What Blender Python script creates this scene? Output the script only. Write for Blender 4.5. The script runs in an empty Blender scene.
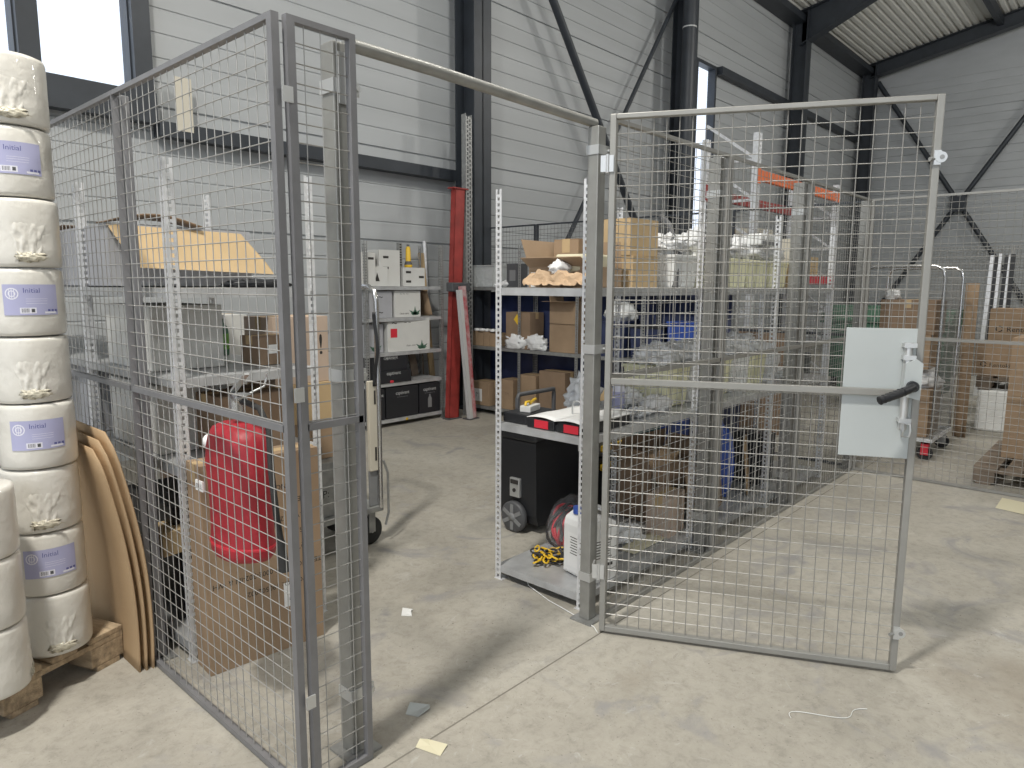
import bpy, math, random
from mathutils import Vector, Matrix, noise
R = math.radians
PI = math.pi
COL = bpy.context.scene.collection
rnd = random.Random(7)

# ------------------------------------------------------------------ materials
def mat(name, col, rough=.6, metal=0., var=.0, vs=6., bump=0., bs=40., col2=None, coat=0., trans=0., alpha=1., stretch=None, spec=None):
    m = bpy.data.materials.new(name); m.use_nodes = True
    nt = m.node_tree; N = nt.nodes; L = nt.links
    b = N['Principled BSDF']
    c = (*col, 1)
    b.inputs['Base Color'].default_value = c
    b.inputs['Roughness'].default_value = rough
    b.inputs['Metallic'].default_value = metal
    b.inputs['Coat Weight'].default_value = coat
    b.inputs['Transmission Weight'].default_value = trans
    b.inputs['Alpha'].default_value = alpha
    if spec is not None: b.inputs['Specular IOR Level'].default_value = spec
    tc = N.new('ShaderNodeTexCoord'); src = tc.outputs['Object']
    if stretch:
        mp = N.new('ShaderNodeMapping'); mp.inputs['Scale'].default_value = stretch
        L.new(src, mp.inputs['Vector']); src = mp.outputs['Vector']
    if var or col2:
        n = N.new('ShaderNodeTexNoise'); n.inputs['Scale'].default_value = vs; n.inputs['Detail'].default_value = 6
        L.new(src, n.inputs['Vector'])
        r = N.new('ShaderNodeValToRGB'); r.color_ramp.elements[0].position = .32; r.color_ramp.elements[1].position = .68
        a = col2 if col2 else tuple(x*(1-var) for x in col)
        d = col if col2 else tuple(min(1, x*(1+var)) for x in col)
        r.color_ramp.elements[0].color = (*a, 1); r.color_ramp.elements[1].color = (*d, 1)
        L.new(n.outputs['Fac'], r.inputs['Fac']); L.new(r.outputs['Color'], b.inputs['Base Color'])
    if bump:
        n2 = N.new('ShaderNodeTexNoise'); n2.inputs['Scale'].default_value = bs; n2.inputs['Detail'].default_value = 4
        L.new(src, n2.inputs['Vector'])
        bp = N.new('ShaderNodeBump'); bp.inputs['Strength'].default_value = bump; bp.inputs['Distance'].default_value = .01
        L.new(n2.outputs['Fac'], bp.inputs['Height']); L.new(bp.outputs['Normal'], b.inputs['Normal'])
    return m

def concrete():
    m = bpy.data.materials.new('concrete_floor'); m.use_nodes = True
    nt = m.node_tree; N = nt.nodes; L = nt.links; b = N['Principled BSDF']
    tc = N.new('ShaderNodeTexCoord')
    def nz(s, d=8, rgh=.55, dist=0.):
        n = N.new('ShaderNodeTexNoise'); n.inputs['Scale'].default_value = s; n.inputs['Detail'].default_value = d
        n.inputs['Roughness'].default_value = rgh; n.inputs['Distortion'].default_value = dist
        L.new(tc.outputs['Object'], n.inputs['Vector']); return n.outputs['Fac']
    def ramp(f, els):
        r = N.new('ShaderNodeValToRGB')
        while len(r.color_ramp.elements) < len(els): r.color_ramp.elements.new(.5)
        for e, (p, c) in zip(r.color_ramp.elements, els): e.position = p; e.color = (*c, 1)
        L.new(f, r.inputs['Fac']); return r.outputs['Color']
    def mix(f, a, c, mode='MIX'):
        x = N.new('ShaderNodeMix'); x.data_type = 'RGBA'; x.blend_type = mode
        if isinstance(f, float): x.inputs[0].default_value = f
        else: L.new(f, x.inputs[0])
        L.new(a, x.inputs[6])
        if isinstance(c, tuple): x.inputs[7].default_value = (*c, 1)
        else: L.new(c, x.inputs[7])
        return x.outputs[2]
    base = ramp(nz(.9, 9, .6, .6), [(.3, (.29, .272, .235)), (.52, (.385, .362, .315)), (.72, (.45, .432, .385))])
    fine = ramp(nz(19, 9, .78, .4), [(.28, (.70, .70, .69)), (.5, (1, 1, 1)), (.72, (1.12, 1.12, 1.12))])
    c = mix(1., base, fine, 'MULTIPLY')
    blot = ramp(nz(2.3, 5, .6, 1.5), [(.56, (0, 0, 0)), (.70, (1, 1, 1))])
    c = mix(blot, c, (.275, .268, .262))
    pale = ramp(nz(1.5, 10, .75, 2.5), [(.60, (0, 0, 0)), (.80, (.75, .75, .75))])
    c = mix(pale, c, (.60, .60, .59))
    brown = ramp(nz(.55, 7, .62, 1.1), [(.57, (0, 0, 0)), (.70, (.6, .6, .6))])
    c = mix(brown, c, (.235, .20, .155))
    scuff = ramp(nz(6.5, 10, .8, 4.5), [(.605, (0, 0, 0)), (.66, (.65, .65, .65))])
    c = mix(scuff, c, (.215, .205, .185))
    wear = ramp(nz(4.2, 10, .8, 3.2), [(.60, (0, 0, 0)), (.68, (.5, .5, .5))])
    c = mix(wear, c, (.56, .555, .54))
    speck = ramp(nz(75, 2, .5), [(.27, (1, 1, 1)), (.31, (0, 0, 0))])
    c = mix(speck, c, (.20, .18, .16))
    # saw cut joints
    sp = N.new('ShaderNodeSeparateXYZ'); L.new(tc.outputs['Object'], sp.inputs[0])
    def line(axis, at, w):
        s = N.new('ShaderNodeMath'); s.operation = 'SUBTRACT'; s.inputs[1].default_value = at; L.new(sp.outputs[axis], s.inputs[0])
        a = N.new('ShaderNodeMath'); a.operation = 'ABSOLUTE'; L.new(s.outputs[0], a.inputs[0])
        g = N.new('ShaderNodeMath'); g.operation = 'LESS_THAN'; g.inputs[1].default_value = w; L.new(a.outputs[0], g.inputs[0])
        return g.outputs[0]
    for ax, at in ((1, 1.652), (0, 6.6), (1, -3.6)):
        c = mix(line(ax, at, .0035), c, (.17, .155, .13))
    L.new(c, b.inputs['Base Color'])
    b.inputs['Roughness'].default_value = .62
    bp = N.new('ShaderNodeBump'); bp.inputs['Strength'].default_value = .25; bp.inputs['Distance'].default_value = .01
    L.new(nz(30, 6, .7), bp.inputs['Height']); L.new(bp.outputs['Normal'], b.inputs['Normal'])
    return m

def glass():
    m = bpy.data.materials.new('window_glass'); m.use_nodes = True
    nt = m.node_tree; N = nt.nodes; L = nt.links; N.remove(N['Principled BSDF'])
    t = N.new('ShaderNodeBsdfTransparent'); t.inputs['Color'].default_value = (.95, .97, 1, 1)
    g = N.new('ShaderNodeBsdfGlossy'); g.inputs['Roughness'].default_value = .05
    x = N.new('ShaderNodeMixShader'); x.inputs[0].default_value = .06
    L.new(t.outputs[0], x.inputs[1]); L.new(g.outputs[0], x.inputs[2]); L.new(x.outputs[0], N['Material Output'].inputs['Surface'])
    return m

def film(name, col, k=.45, rough=.25):
    """clear wrapping film or bag: part see-through, part white glossy"""
    m = bpy.data.materials.new(name); m.use_nodes = True
    nt = m.node_tree; N = nt.nodes; L = nt.links; b = N['Principled BSDF']
    b.inputs['Base Color'].default_value = (*col, 1); b.inputs['Roughness'].default_value = rough
    t = N.new('ShaderNodeBsdfTransparent'); t.inputs['Color'].default_value = (.97, .97, .98, 1)
    x = N.new('ShaderNodeMixShader'); x.inputs[0].default_value = k
    tc = N.new('ShaderNodeTexCoord'); n = N.new('ShaderNodeTexNoise'); n.inputs['Scale'].default_value = 22; n.inputs['Detail'].default_value = 5
    L.new(tc.outputs['Object'], n.inputs['Vector'])
    bp = N.new('ShaderNodeBump'); bp.inputs['Strength'].default_value = .7; bp.inputs['Distance'].default_value = .02
    L.new(n.outputs['Fac'], bp.inputs['Height']); L.new(bp.outputs['Normal'], b.inputs['Normal'])
    L.new(t.outputs[0], x.inputs[1]); L.new(b.outputs[0], x.inputs[2]); L.new(x.outputs[0], N['Material Output'].inputs['Surface'])
    return m

MT = dict(
    floor=concrete(), glass=glass(),
    clad=mat('wall_cladding', (.43, .448, .46), .45, 0, .06, 1.2, stretch=(.2, 1, 3)),
    deck=mat('roof_deck', (.72, .72, .68), .5),
    dark=mat('anthracite_steel', (.033, .039, .048), .45, 0, .15, 5),
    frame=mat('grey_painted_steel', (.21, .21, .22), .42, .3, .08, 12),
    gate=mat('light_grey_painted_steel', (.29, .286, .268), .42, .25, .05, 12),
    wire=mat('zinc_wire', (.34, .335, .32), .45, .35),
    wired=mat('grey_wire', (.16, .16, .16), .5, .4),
    galv=mat('galvanised_steel', (.72, .73, .75), .42, .35, .12, 30),
    galvd=mat('dull_galvanised_steel', (.33, .335, .33), .5, .6, .14, 26),
    post=mat('galvanised_tube', (.30, .30, .285), .4, .45, .10, 14),
    shelf=mat('shelf_sheet_steel', (.50, .51, .52), .45, .4, .16, 9),
    zinc=mat('bright_zinc', (.58, .59, .59), .35, .6),
    chrome=mat('chrome_tube', (.62, .62, .62), .18, .95),
    plate=mat('plate_paint', (.43, .46, .46), .45, 0, .03, 6),
    black=mat('black_plastic', (.016, .017, .02), .45),
    rubber=mat('rubber', (.03, .03, .03), .8),
    blackc=mat('black_carton', (.017, .018, .022), .55),
    navy=mat('navy_plastic', (.022, .032, .085), .5, 0, .2, 8),
    blue=mat('blue_plastic', (.03, .08, .36), .4, 0, .15, 10),
    teal=mat('teal_plastic', (.02, .10, .12), .45),
    green=mat('green_plastic', (.055, .13, .085), .5, 0, .15, 8),
    leaf=mat('green_label', (.12, .28, .06), .5),
    kraft=mat('cardboard', (.325, .228, .145), .8, 0, .10, 5, .12, 90),
    kraftd=mat('dark_cardboard', (.245, .17, .112), .8, 0, .10, 6, .12, 90),
    tan=mat('tan_cardboard', (.50, .365, .205), .8, 0, .06, 6, .1, 90),
    sheet=mat('cardboard_sheet', (.41, .285, .165), .78, 0, .07, 3, .12, 60),
    whitec=mat('white_carton', (.60, .60, .58), .65, 0, .05, 4),
    greyc=mat('grey_printed_carton', (.37, .375, .40), .5, 0, .08, 5),
    paper=mat('white_paper', (.78, .78, .77), .7),
    cream=mat('cream_paper', (.62, .58, .42), .75),
    kpaper=mat('kraft_paper', (.50, .35, .22), .75, 0, .12, 9, .6, 30),
    roll=mat('wrapped_white_roll', (.66, .64, .59), .36, 0, .05, 5, .5, 18, coat=.3),
    knot=mat('gathered_film', (.60, .56, .45), .3, 0, .15, 22, .8, 60, coat=.4),
    lav=mat('lavender_label', (.40, .405, .60), .5, 0, .05, 8),
    lavw=mat('label_print_white', (.72, .72, .80), .55),
    lavd=mat('label_print_blue', (.10, .11, .30), .55),
    ink=mat('printed_ink', (.03, .027, .025), .7),
    inkw=mat('white_print', (.55, .56, .56), .6),
    wood=mat('rough_pallet_wood', (.38, .29, .19), .85, 0, .35, 9, .5, 40, stretch=(1, 5, 5)),
    woodd=mat('weathered_pallet_wood', (.19, .15, .115), .85, 0, .3, 9, .4, 40),
    plank=mat('pine_plank', (.45, .33, .19), .7, 0, .15, 12, stretch=(6, 6, .6)),
    red=mat('red_cover_fabric', (.36, .018, .03), .5, 0, .18, 7, .35, 22),
    redp=mat('red_paint', (.30, .04, .034), .5, 0, .22, 8),
    redw=mat('worn_red_paint', (.42, .055, .07), .6, 0, .0, 14, .3, 30, col2=(.50, .36, .36)),
    redb=mat('bright_red', (.60, .03, .05), .45),
    orange=mat('orange_beam_paint', (.78, .17, .045), .5, 0, .12, 7),
    yellow=mat('yellow_plastic', (.75, .48, .03), .45),
    tub=mat('pale_yellow_plastic', (.82, .80, .55), .4, 0, .06, 8),
    tubw=mat('milky_plastic', (.80, .81, .80), .4, 0, .06, 8),
    bag=film('clear_film', (.92, .93, .94), .85),
    bagc=film('thin_clear_film', (.75, .75, .78), .08),
    crate=film('translucent_crate', (.55, .57, .57), .72, .4),
    whiteb=mat('white_bag_plastic', (.74, .74, .74), .4, 0, .05, 10, .6, 25),
    canister=mat('white_canister', (.74, .745, .74), .42),
    grey=mat('mid_grey_plastic', (.22, .225, .23), .5),
    dgrey=mat('dark_grey_plastic', (.08, .082, .088), .5),
    dust=mat('grey_pipe_insulation', (.5, .5, .5), .7),
    pink=mat('pale_pink_carton', (.50, .39, .31), .75, 0, .06, 6),
    beige=mat('beige_panel', (.60, .56, .47), .55),
)

# ------------------------------------------------------------------ mesh builder
class MB:
    def __init__(s): s.v = []; s.f = []; s.m = []; s.sm = []
    def add(s, vs, fs, mi=0, smooth=False, X=None):
        o = len(s.v)
        for p in vs:
            p = Vector(p)
            s.v.append(X @ p if X is not None else p)
        for f in fs: s.f.append([i+o for i in f]); s.m.append(mi); s.sm.append(smooth)
        return s
    def box(s, x0, x1, y0, y1, z0, z1, mi=0, X=None):
        vs = [(x, y, z) for z in (z0, z1) for y in (y0, y1) for x in (x0, x1)]
        return s.add(vs, [(0, 2, 3, 1), (4, 5, 7, 6), (0, 1, 5, 4), (1, 3, 7, 5), (3, 2, 6, 7), (2, 0, 4, 6)], mi, False, X)
    def bar(s, a, b, w, h=None, mi=0, up=(0, 0, 1)):
        a = Vector(a); b = Vector(b); d = (b-a).normalized(); u = Vector(up)
        if abs(d.dot(u)) > .98: u = Vector((1, 0, 0))
        x = d.cross(u).normalized(); y = x.cross(d); h = h or w
        vs = [p + x*i*w/2 + y*j*h/2 for p in (a, b) for i, j in ((-1, -1), (1, -1), (1, 1), (-1, 1))]
        return s.add(vs, [(3, 2, 1, 0), (4, 5, 6, 7), (0, 1, 5, 4), (1, 2, 6, 5), (2, 3, 7, 6), (3, 0, 4, 7)], mi)
    def tube(s, pts, r, n=10, mi=0, closed=False, cap=True, rs=None):
        pts = [Vector(p) for p in pts]; k = len(pts); o = []; x = None
        for i, p in enumerate(pts):
            a = pts[i-1] if (i > 0 or closed) else p; b = pts[(i+1) % k] if (i < k-1 or closed) else p
            d = (b-a).normalized()
            if x is None:
                u = Vector((0, 0, 1)) if abs(d.z) < .9 else Vector((1, 0, 0)); x = d.cross(u).normalized()
            else:
                x = (x - d*x.dot(d)); x = x.normalized() if x.length > 1e-6 else d.orthogonal().normalized()
            y = d.cross(x); q = rs[i] if rs else r
            o += [p + (x*math.cos(t*2*PI/n) + y*math.sin(t*2*PI/n))*q for t in range(n)]
        fs = []
        for i in range(k if closed else k-1):
            j = (i+1) % k
            for t in range(n): u = (t+1) % n; fs.append((i*n+t, i*n+u, j*n+u, j*n+t))
        s.add(o, fs, mi, n > 5)
        if cap and not closed:
            s.add(o[:n], [list(range(n))[::-1]], mi); s.add(o[-n:], [list(range(n))], mi)
        return s
    def cyl(s, a, b, r, r2=None, n=20, mi=0): return s.tube([a, b], r, n, mi, rs=[r, r if r2 is None else r2])
    def lathe(s, prof, n=32, mi=0, c=(0, 0, 0), fn=None, X=None):
        vs = []
        for r, z in prof:
            for t in range(n):
                a = t*2*PI/n; q = fn(a, z, r) if fn else r
                vs.append((c[0]+q*math.cos(a), c[1]+q*math.sin(a), c[2]+z))
        fs = []
        for i in range(len(prof)-1):
            for t in range(n): u = (t+1) % n; fs.append((i*n+t, i*n+u, (i+1)*n+u, (i+1)*n+t))
        s.add(vs, fs, mi, True, X)
        k = len(prof)-1
        if prof[0][0] > 1e-4: s.add(vs[:n], [list(range(n))[::-1]], mi, False, X)
        if prof[k][0] > 1e-4: s.add(vs[k*n:], [list(range(n))], mi, False, X)
        return s
    def prism(s, poly, y0, y1, mi=0, X=None, smooth=False):
        """poly in (x,z) extruded along y"""
        n = len(poly)
        vs = [(x, y0, z) for x, z in poly] + [(x, y1, z) for x, z in poly]
        s.add(vs, [(i, (i+1) % n, n+(i+1) % n, n+i) for i in range(n)], mi, smooth, X)
        return s.add(vs, [list(range(n))[::-1], list(range(n, 2*n))], mi, False, X)
    def grid(s, nu, nv, fn, mi=0, smooth=True, th=0., X=None):
        """surface fn(u,v) with thickness th along its normal"""
        P = [[Vector(fn(i/nu, j/nv)) for j in range(nv+1)] for i in range(nu+1)]
        if not th:
            return s.add([p for row in P for p in row], [(i*(nv+1)+j, (i+1)*(nv+1)+j, (i+1)*(nv+1)+j+1, i*(nv+1)+j+1) for i in range(nu) for j in range(nv)], mi, smooth, X)
        Q = []
        for i in range(nu+1):
            row = []
            for j in range(nv+1):
                a = P[min(i+1, nu)][j]-P[max(i-1, 0)][j]; b = P[i][min(j+1, nv)]-P[i][max(j-1, 0)]
                nn = a.cross(b); nn = nn.normalized() if nn.length > 1e-9 else Vector((0, 0, 1)); row.append(P[i][j]+nn*th)
            Q.append(row)
        w = nv+1; k = (nu+1)*w
        vs = [p for row in P for p in row] + [p for row in Q for p in row]
        fs = []
        for i in range(nu):
            for j in range(nv):
                a, b, c, d = i*w+j, (i+1)*w+j, (i+1)*w+j+1, i*w+j+1
                fs += [(d, c, b, a), (k+a, k+b, k+c, k+d)]
        for i in range(nu):
            for j in (0, nv):
                a, b = i*w+j, (i+1)*w+j; fs.append((a, b, k+b, k+a) if j == 0 else (b, a, k+a, k+b))
        for j in range(nv):
            for i in (0, nu):
                a, b = i*w+j, i*w+j+1; fs.append((b, a, k+a, k+b) if i == 0 else (a, b, k+b, k+a))
        return s.add(vs, fs, mi, smooth, X)
    def lump(s, c, sz, seed=0, amp=.25, fr=2.2, n=16, mi=0, flat=True, smooth=True, ridge=False):
        """crumpled closed blob, flattened at its base"""
        vs = []; fs = []
        m = n*2
        for i in range(n+1):
            th = PI*i/n
            for j in range(m):
                ph = 2*PI*j/m
                d = Vector((math.sin(th)*math.cos(ph), math.sin(th)*math.sin(ph), math.cos(th)))
                q = d*fr + Vector((seed*3.1, seed*1.7, seed*.9))
                h = noise.noise(q) + .5*noise.noise(q*2.3)
                if ridge: h += .6*(abs(noise.noise(q*2.)) - .25)
                e = d*(1+amp*h)
                z = e.z
                if flat and z < -.72: z = -.72
                vs.append((c[0]+e.x*sz[0], c[1]+e.y*sz[1], c[2]+(z+(.72 if flat else 0))*sz[2]))
        for i in range(n):
            for j in range(m): k = (j+1) % m; fs.append((i*m+j, (i+1)*m+j, (i+1)*m+k, i*m+k))
        return s.add(vs, fs, mi, smooth)
    def build(s, name, mats, parent=None, bev=0., seg=2, loc=None, rz=None, auto=True):
        me = bpy.data.meshes.new(name)
        me.from_pydata([tuple(p) for p in s.v], [], s.f)
        for m in (mats if isinstance(mats, (list, tuple)) else [mats]): me.materials.append(MT[m] if isinstance(m, str) else m)
        me.polygons.foreach_set('material_index', s.m); me.polygons.foreach_set('use_smooth', s.sm); me.update()
        o = bpy.data.objects.new(name, me); COL.objects.link(o)
        if parent: o.parent = parent
        if loc is not None: o.location = loc
        if rz is not None: o.rotation_euler = (0, 0, rz)
        if bev:
            b = o.modifiers.new('edge', 'BEVEL'); b.width = bev; b.segments = seg; b.limit_method = 'ANGLE'; b.angle_limit = R(40)
        return o

def tag(o, label, cat, group=None, kind=None):
    o['label'] = label; o['category'] = cat
    if group: o['group'] = group
    if kind: o['kind'] = kind
    return o
def thing(name, label, cat, loc=(0, 0, 0), rz=0., group=None):
    o = bpy.data.objects.new(name, None); COL.objects.link(o); o.empty_display_size = .1
    o.location = loc; o.rotation_euler = (0, 0, rz)
    return tag(o, label, cat, group)
def struct(o): o['kind'] = 'structure'; return o
def dup(o, parent=None):
    c = o.copy(); COL.objects.link(c)
    if parent: c.parent = parent
    for ch in list(o.children): dup(ch, c)
    return c
def inst(o, parent, loc=(0, 0, 0), rz=0.):
    """another copy of a part, sharing its mesh"""
    c = o.copy(); COL.objects.link(c); c.parent = parent; c.location = loc; c.rotation_euler = (0, 0, rz); return c

def text_geo(s, size, align='CENTER'):
    cu = bpy.data.curves.new('t', 'FONT'); cu.body = s; cu.size = size; cu.align_x = align; cu.align_y = 'CENTER'; cu.resolution_u = 2
    o = bpy.data.objects.new('t', cu); COL.objects.link(o)
    dg = bpy.context.evaluated_depsgraph_get(); dg.update()
    me = bpy.data.meshes.new_from_object(o.evaluated_get(dg))
    vs = [tuple(v.co) for v in me.vertices]; fs = [tuple(p.vertices) for p in me.polygons]
    bpy.data.objects.remove(o); bpy.data.curves.remove(cu); bpy.data.meshes.remove(me)
    return vs, fs
def face_mtx(o, right, up):
    r = Vector(right).normalized(); u = Vector(up).normalized(); n = r.cross(u)
    return Matrix(((r.x, u.x, n.x, o[0]), (r.y, u.y, n.y, o[1]), (r.z, u.z, n.z, o[2]), (0, 0, 0, 1)))
def put_text(mb, s, size, o, right, up, mi=0, align='CENTER'):
    vs, fs = text_geo(s, size, align); mb.add(vs, fs, mi, False, face_mtx(o, right, up)); return mb
def shared(mb, name, mats):
    """template mesh object, unlinked until used"""
    o = mb.build(name, mats); COL.objects.unlink(o); return o

# ------------------------------------------------------------------ setting
H_EAVE, SL = 7.32, .195
WY = 6.42          # inner face of the long wall
GX = 21.45         # inner face of the gable wall
def roof_z(y): return H_EAVE + (WY-y)*SL

fl = MB(); fl.box(-9, GX+.2, -13, WY+.15, -.2, 0); struct(fl.build('floor', 'floor'))
# long wall: horizontal ribbed sandwich panels with openings for the windows
def ribbed(z0, z1, pitch=.2):
    p = []; k = math.floor(z0/pitch); z = z0
    zs = [z0]
    i = math.ceil(z0/pitch+1e-6)
    out = [(0, z0)]
    while i*pitch < z1-.012:
        zz = i*pitch; g = .022 if i % 5 == 0 else .009
        if zz-.014 > z0: out += [(0, zz-.012), (g, zz-.005), (g, zz+.005), (0, zz+.012)]
        i += 1
    out.append((0, z1)); return out
def wall_strip(mb, x0, x1, z0, z1):
    pr = ribbed(z0, z1)
    vs = [(x0, WY+d, z) for d, z in pr] + [(x1, WY+d, z) for d, z in pr]; n = len(pr)
    mb.add(vs, [(i, i+1, n+i+1, n+i) for i in range(n-1)])
    mb.box(x0, x1, WY+.03, WY+.10, z0, z1)
w = MB()
Wb, Wt = 3.12, 5.0
wall_strip(w, -9, GX+.1, 0, 1.3)
for a, b in ((-9, .1), (2.43, 11.89), (12.66, GX+.1)): wall_strip(w, a, b, 1.3, 5.55)
wall_strip(w, .1, 2.43, 1.3, Wb-.04); wall_strip(w, .1, 2.43, Wt, 5.55)
wall_strip(w, -9, GX+.1, 5.55, H_EAVE)
struct(w.build('wall_back', 'clad'))
# gable wall, ribs too
g = MB()
def gable(mb):
    pr = ribbed(0, 7.0); n = len(pr)
    vs = [(GX+d, WY, z) for d, z in pr] + [(GX+d, -13, z) for d, z in pr]
    mb.add(vs, [(i, n+i, n+i+1, i+1) for i in range(n-1)])
    mb.add([(GX, WY, 7.0), (GX, WY, roof_z(WY)), (GX, -13, roof_z(-13)), (GX, -13, 7.0)], [(0, 1, 2, 3)][::-1])
    i = 36
    mb.add([(GX+.1, WY, 0), (GX+.1, -13, 0), (GX+.1, -13, roof_z(-13)), (GX+.1, WY, roof_z(WY))], [(0, 1, 2, 3)])
gable(g); struct(g.build('wall_right', 'clad'))
g = MB(); g.box(-9, GX+.1, -13.2, -13, 0, roof_z(-13)+.1); struct(g.build('wall_front', 'clad'))
# ribbed steel roof deck
rf = MB(); pr = []
y = WY+.1; k = 0
while y > -13:
    for dy, dz in ((0, 0), (.07, 0), (.09, .04), (.13, .04)): pr.append((y-dy, roof_z(y-dy)+dz))
    y -= .15
n = len(pr)
rf.add([(-9, a, b) for a, b in pr]+[(GX+.1, a, b) for a, b in pr], [(i, i+1, n+i+1, n+i) for i in range(n-1)])
rf.add([(-9, pr[0][0], pr[0][1]+.15), (GX+.1, pr[0][0], pr[0][1]+.15), (GX+.1, pr[-1][0], pr[-1][1]+.15), (-9, pr[-1][0], pr[-1][1]+.15)], [(0, 1, 2, 3)])
struct(rf.build('ceiling', 'deck'))

def hsec(mb, x, y, z0, z1, b=.28, d=.32, t=.016):
    """H column, flanges facing the room and the wall"""
    mb.box(x-b/2, x+b/2, y-d/2, y-d/2+t, z0, z1); mb.box(x-b/2, x+b/2, y+d/2-t, y+d/2, z0, z1); mb.box(x-t/2, x+t/2, y-d/2, y+d/2, z0, z1)
CY = 6.13
for x in (1.0, 6.07, 11.0, 16.05, 21.0):
    c = MB(); hsec(c, x, CY, 0, roof_z(CY)-.05); c.box(x-.2, x+.2, CY-.22, CY+.22, 0, .02)
    # haunched rafter
    z1 = roof_z(5.97)-.03
    for yy, t in ((0, .016),):
        c.add([(x-.008, CY, roof_z(CY)-(.72 if x < 20 else .36)), (x-.008, 4.6, roof_z(4.6)-.36), (x-.008, -12.5, roof_z(-12.5)-.36), (x-.008, -12.5, roof_z(-12.5)-.02), (x-.008, CY, roof_z(CY)-.02)], [(0, 1, 2, 3, 4)])
    hb = -.72 if x < 20 else -.36
    for a, b_, o1, o2 in ((CY, 4.6, hb, -.36), (4.6, -12.5, -.36, -.36), (CY+.15, -12.5, -.03, -.03)):
        c.bar((x, a, roof_z(a)+o1), (x, b_, roof_z(b_)+o2), .26, .016)
    tag(c.build('portal_frame', 'dark'), {1.0: 'dark steel portal column and rafter behind the top of the paper roll stack', 6.07: 'dark steel column with red beam and perforated upright leaning on it',
        11.0: 'dark steel column left of the tall narrow window with rain pipe', 16.05: 'dark steel column whose haunched rafter crosses the top right of the hall', 21.0: 'dark steel corner column where the long wall meets the gable wall'}[x], 'steel frame', kind='structure')
gr = MB()
for (a, b, z) in ((2.53, 5.93, 2.86), (-8, .02, 2.86)): gr.box(a, b, 6.26, 6.40, z-.12, z)
struct(gr.build('trim_1', 'dark'))
gr = MB(); gr.box(12.70, 15.9, 6.28, 6.41, 5.40, 5.54); gr.box(16.2, 20.9, 6.28, 6.41, 5.40, 5.54); struct(gr.build('trim_2', 'dark'))
gr = MB(); gr.box(-9, GX-.05, 6.05, 6.4, roof_z(6.2)-.24, roof_z(6.2)-.1); struct(gr.build('trim_3', 'dark'))
# purlins between the rafters and the gable rafter
for i, yy in enumerate((3.3, .4, -2.5)):
    gr = MB(); gr.bar((11, yy, roof_z(yy)-.12), (GX, yy, roof_z(yy)-.12), .12, .2); struct(gr.build('trim_%d' % (4+i), 'dark'))
gr = MB(); gr.bar((GX-.12, 6.3, roof_z(6.3)-.14), (GX-.12, -12.5, roof_z(-12.5)-.14), .18, .26); struct(gr.build('trim_7', 'dark'))
# wind bracing tubes
def brace(name, a, b, r, label):
    m = MB(); m.cyl(a, b, r, n=12); m.lump(a, (.0, .0, .0), n=3) if 0 else None
    tag(m.build(name, 'dark'), label, 'wind brace', kind='structure')
brace('wind_brace', (6.12, 6.12, 6.95), (10.85, 6.12, .95), .055, 'dark diagonal brace tube on long wall falling to the right')
brace('wind_brace', (10.9, 6.22, 6.25), (6.6, 6.22, .12), .035, 'thinner dark diagonal brace on long wall rising to the right')
brace('wind_brace', (GX-.2, 6.0, 6.95), (GX-.2, 1.75, .3), .06, 'gable wall brace falling to the right from the corner column')
brace('wind_brace', (GX-.28, 6.0, .25), (GX-.28, 1.75, 7.0), .06, 'gable wall brace rising to the right')
m = MB(); m.box(GX-.36, GX-.12, 3.72, 4.04, 3.42, 3.80); tag(m.build('gusset_plate', 'dark'), 'dark plate where the two gable wall braces cross', 'gusset plate', kind='structure')
# windows
def window(name, x0, x1, z0, z1, fr=.07, sill=True, dark_r=.12):
    m = MB()
    for a, b, c, d in ((x0-fr, x0, z0-fr, z1+fr), (x1, x1+fr, z0-fr, z1+fr), (x0, x1, z0-fr, z0), (x0, x1, z1, z1+fr)):
        m.box(a, b, WY-.05, WY+.1, c, d)
    if sill: m.box(x0-fr, x1+.15, WY-.16, WY-.04, z0-.26, z0-.02); m.box(x1+.01, x1+.15, WY-.12, WY+.0, z0-.05, z1+fr)
    o = struct(m.build(name, 'dark'))
    gl = MB(); gl.box(x0, x1, WY+.03, WY+.036, z0, z1); gl.build('pane', 'glass', o)
window('window_1', 1.72, 2.37, 3.09, 4.93)
window('window_2', .2, 1.57, 3.09, 4.93, sill=True)
window('window_3', 11.95, 12.60, 1.38, 5.47, fr=.06, sill=False)
# rain pipe beside the second column
p = MB(); p.cyl((10.72, 5.90, .1), (10.72, 5.90, 7.2), .11, n=20)
o = tag(p.build('rain_pipe', 'dark'), 'dark round rain pipe running down beside the column by the narrow window', 'rain pipe')
c = MB(); c.cyl((10.72, 5.90, 5.60), (10.72, 5.90, 5.62), .114, n=20); c.build('pipe_joint', 'inkw', o)

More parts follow.
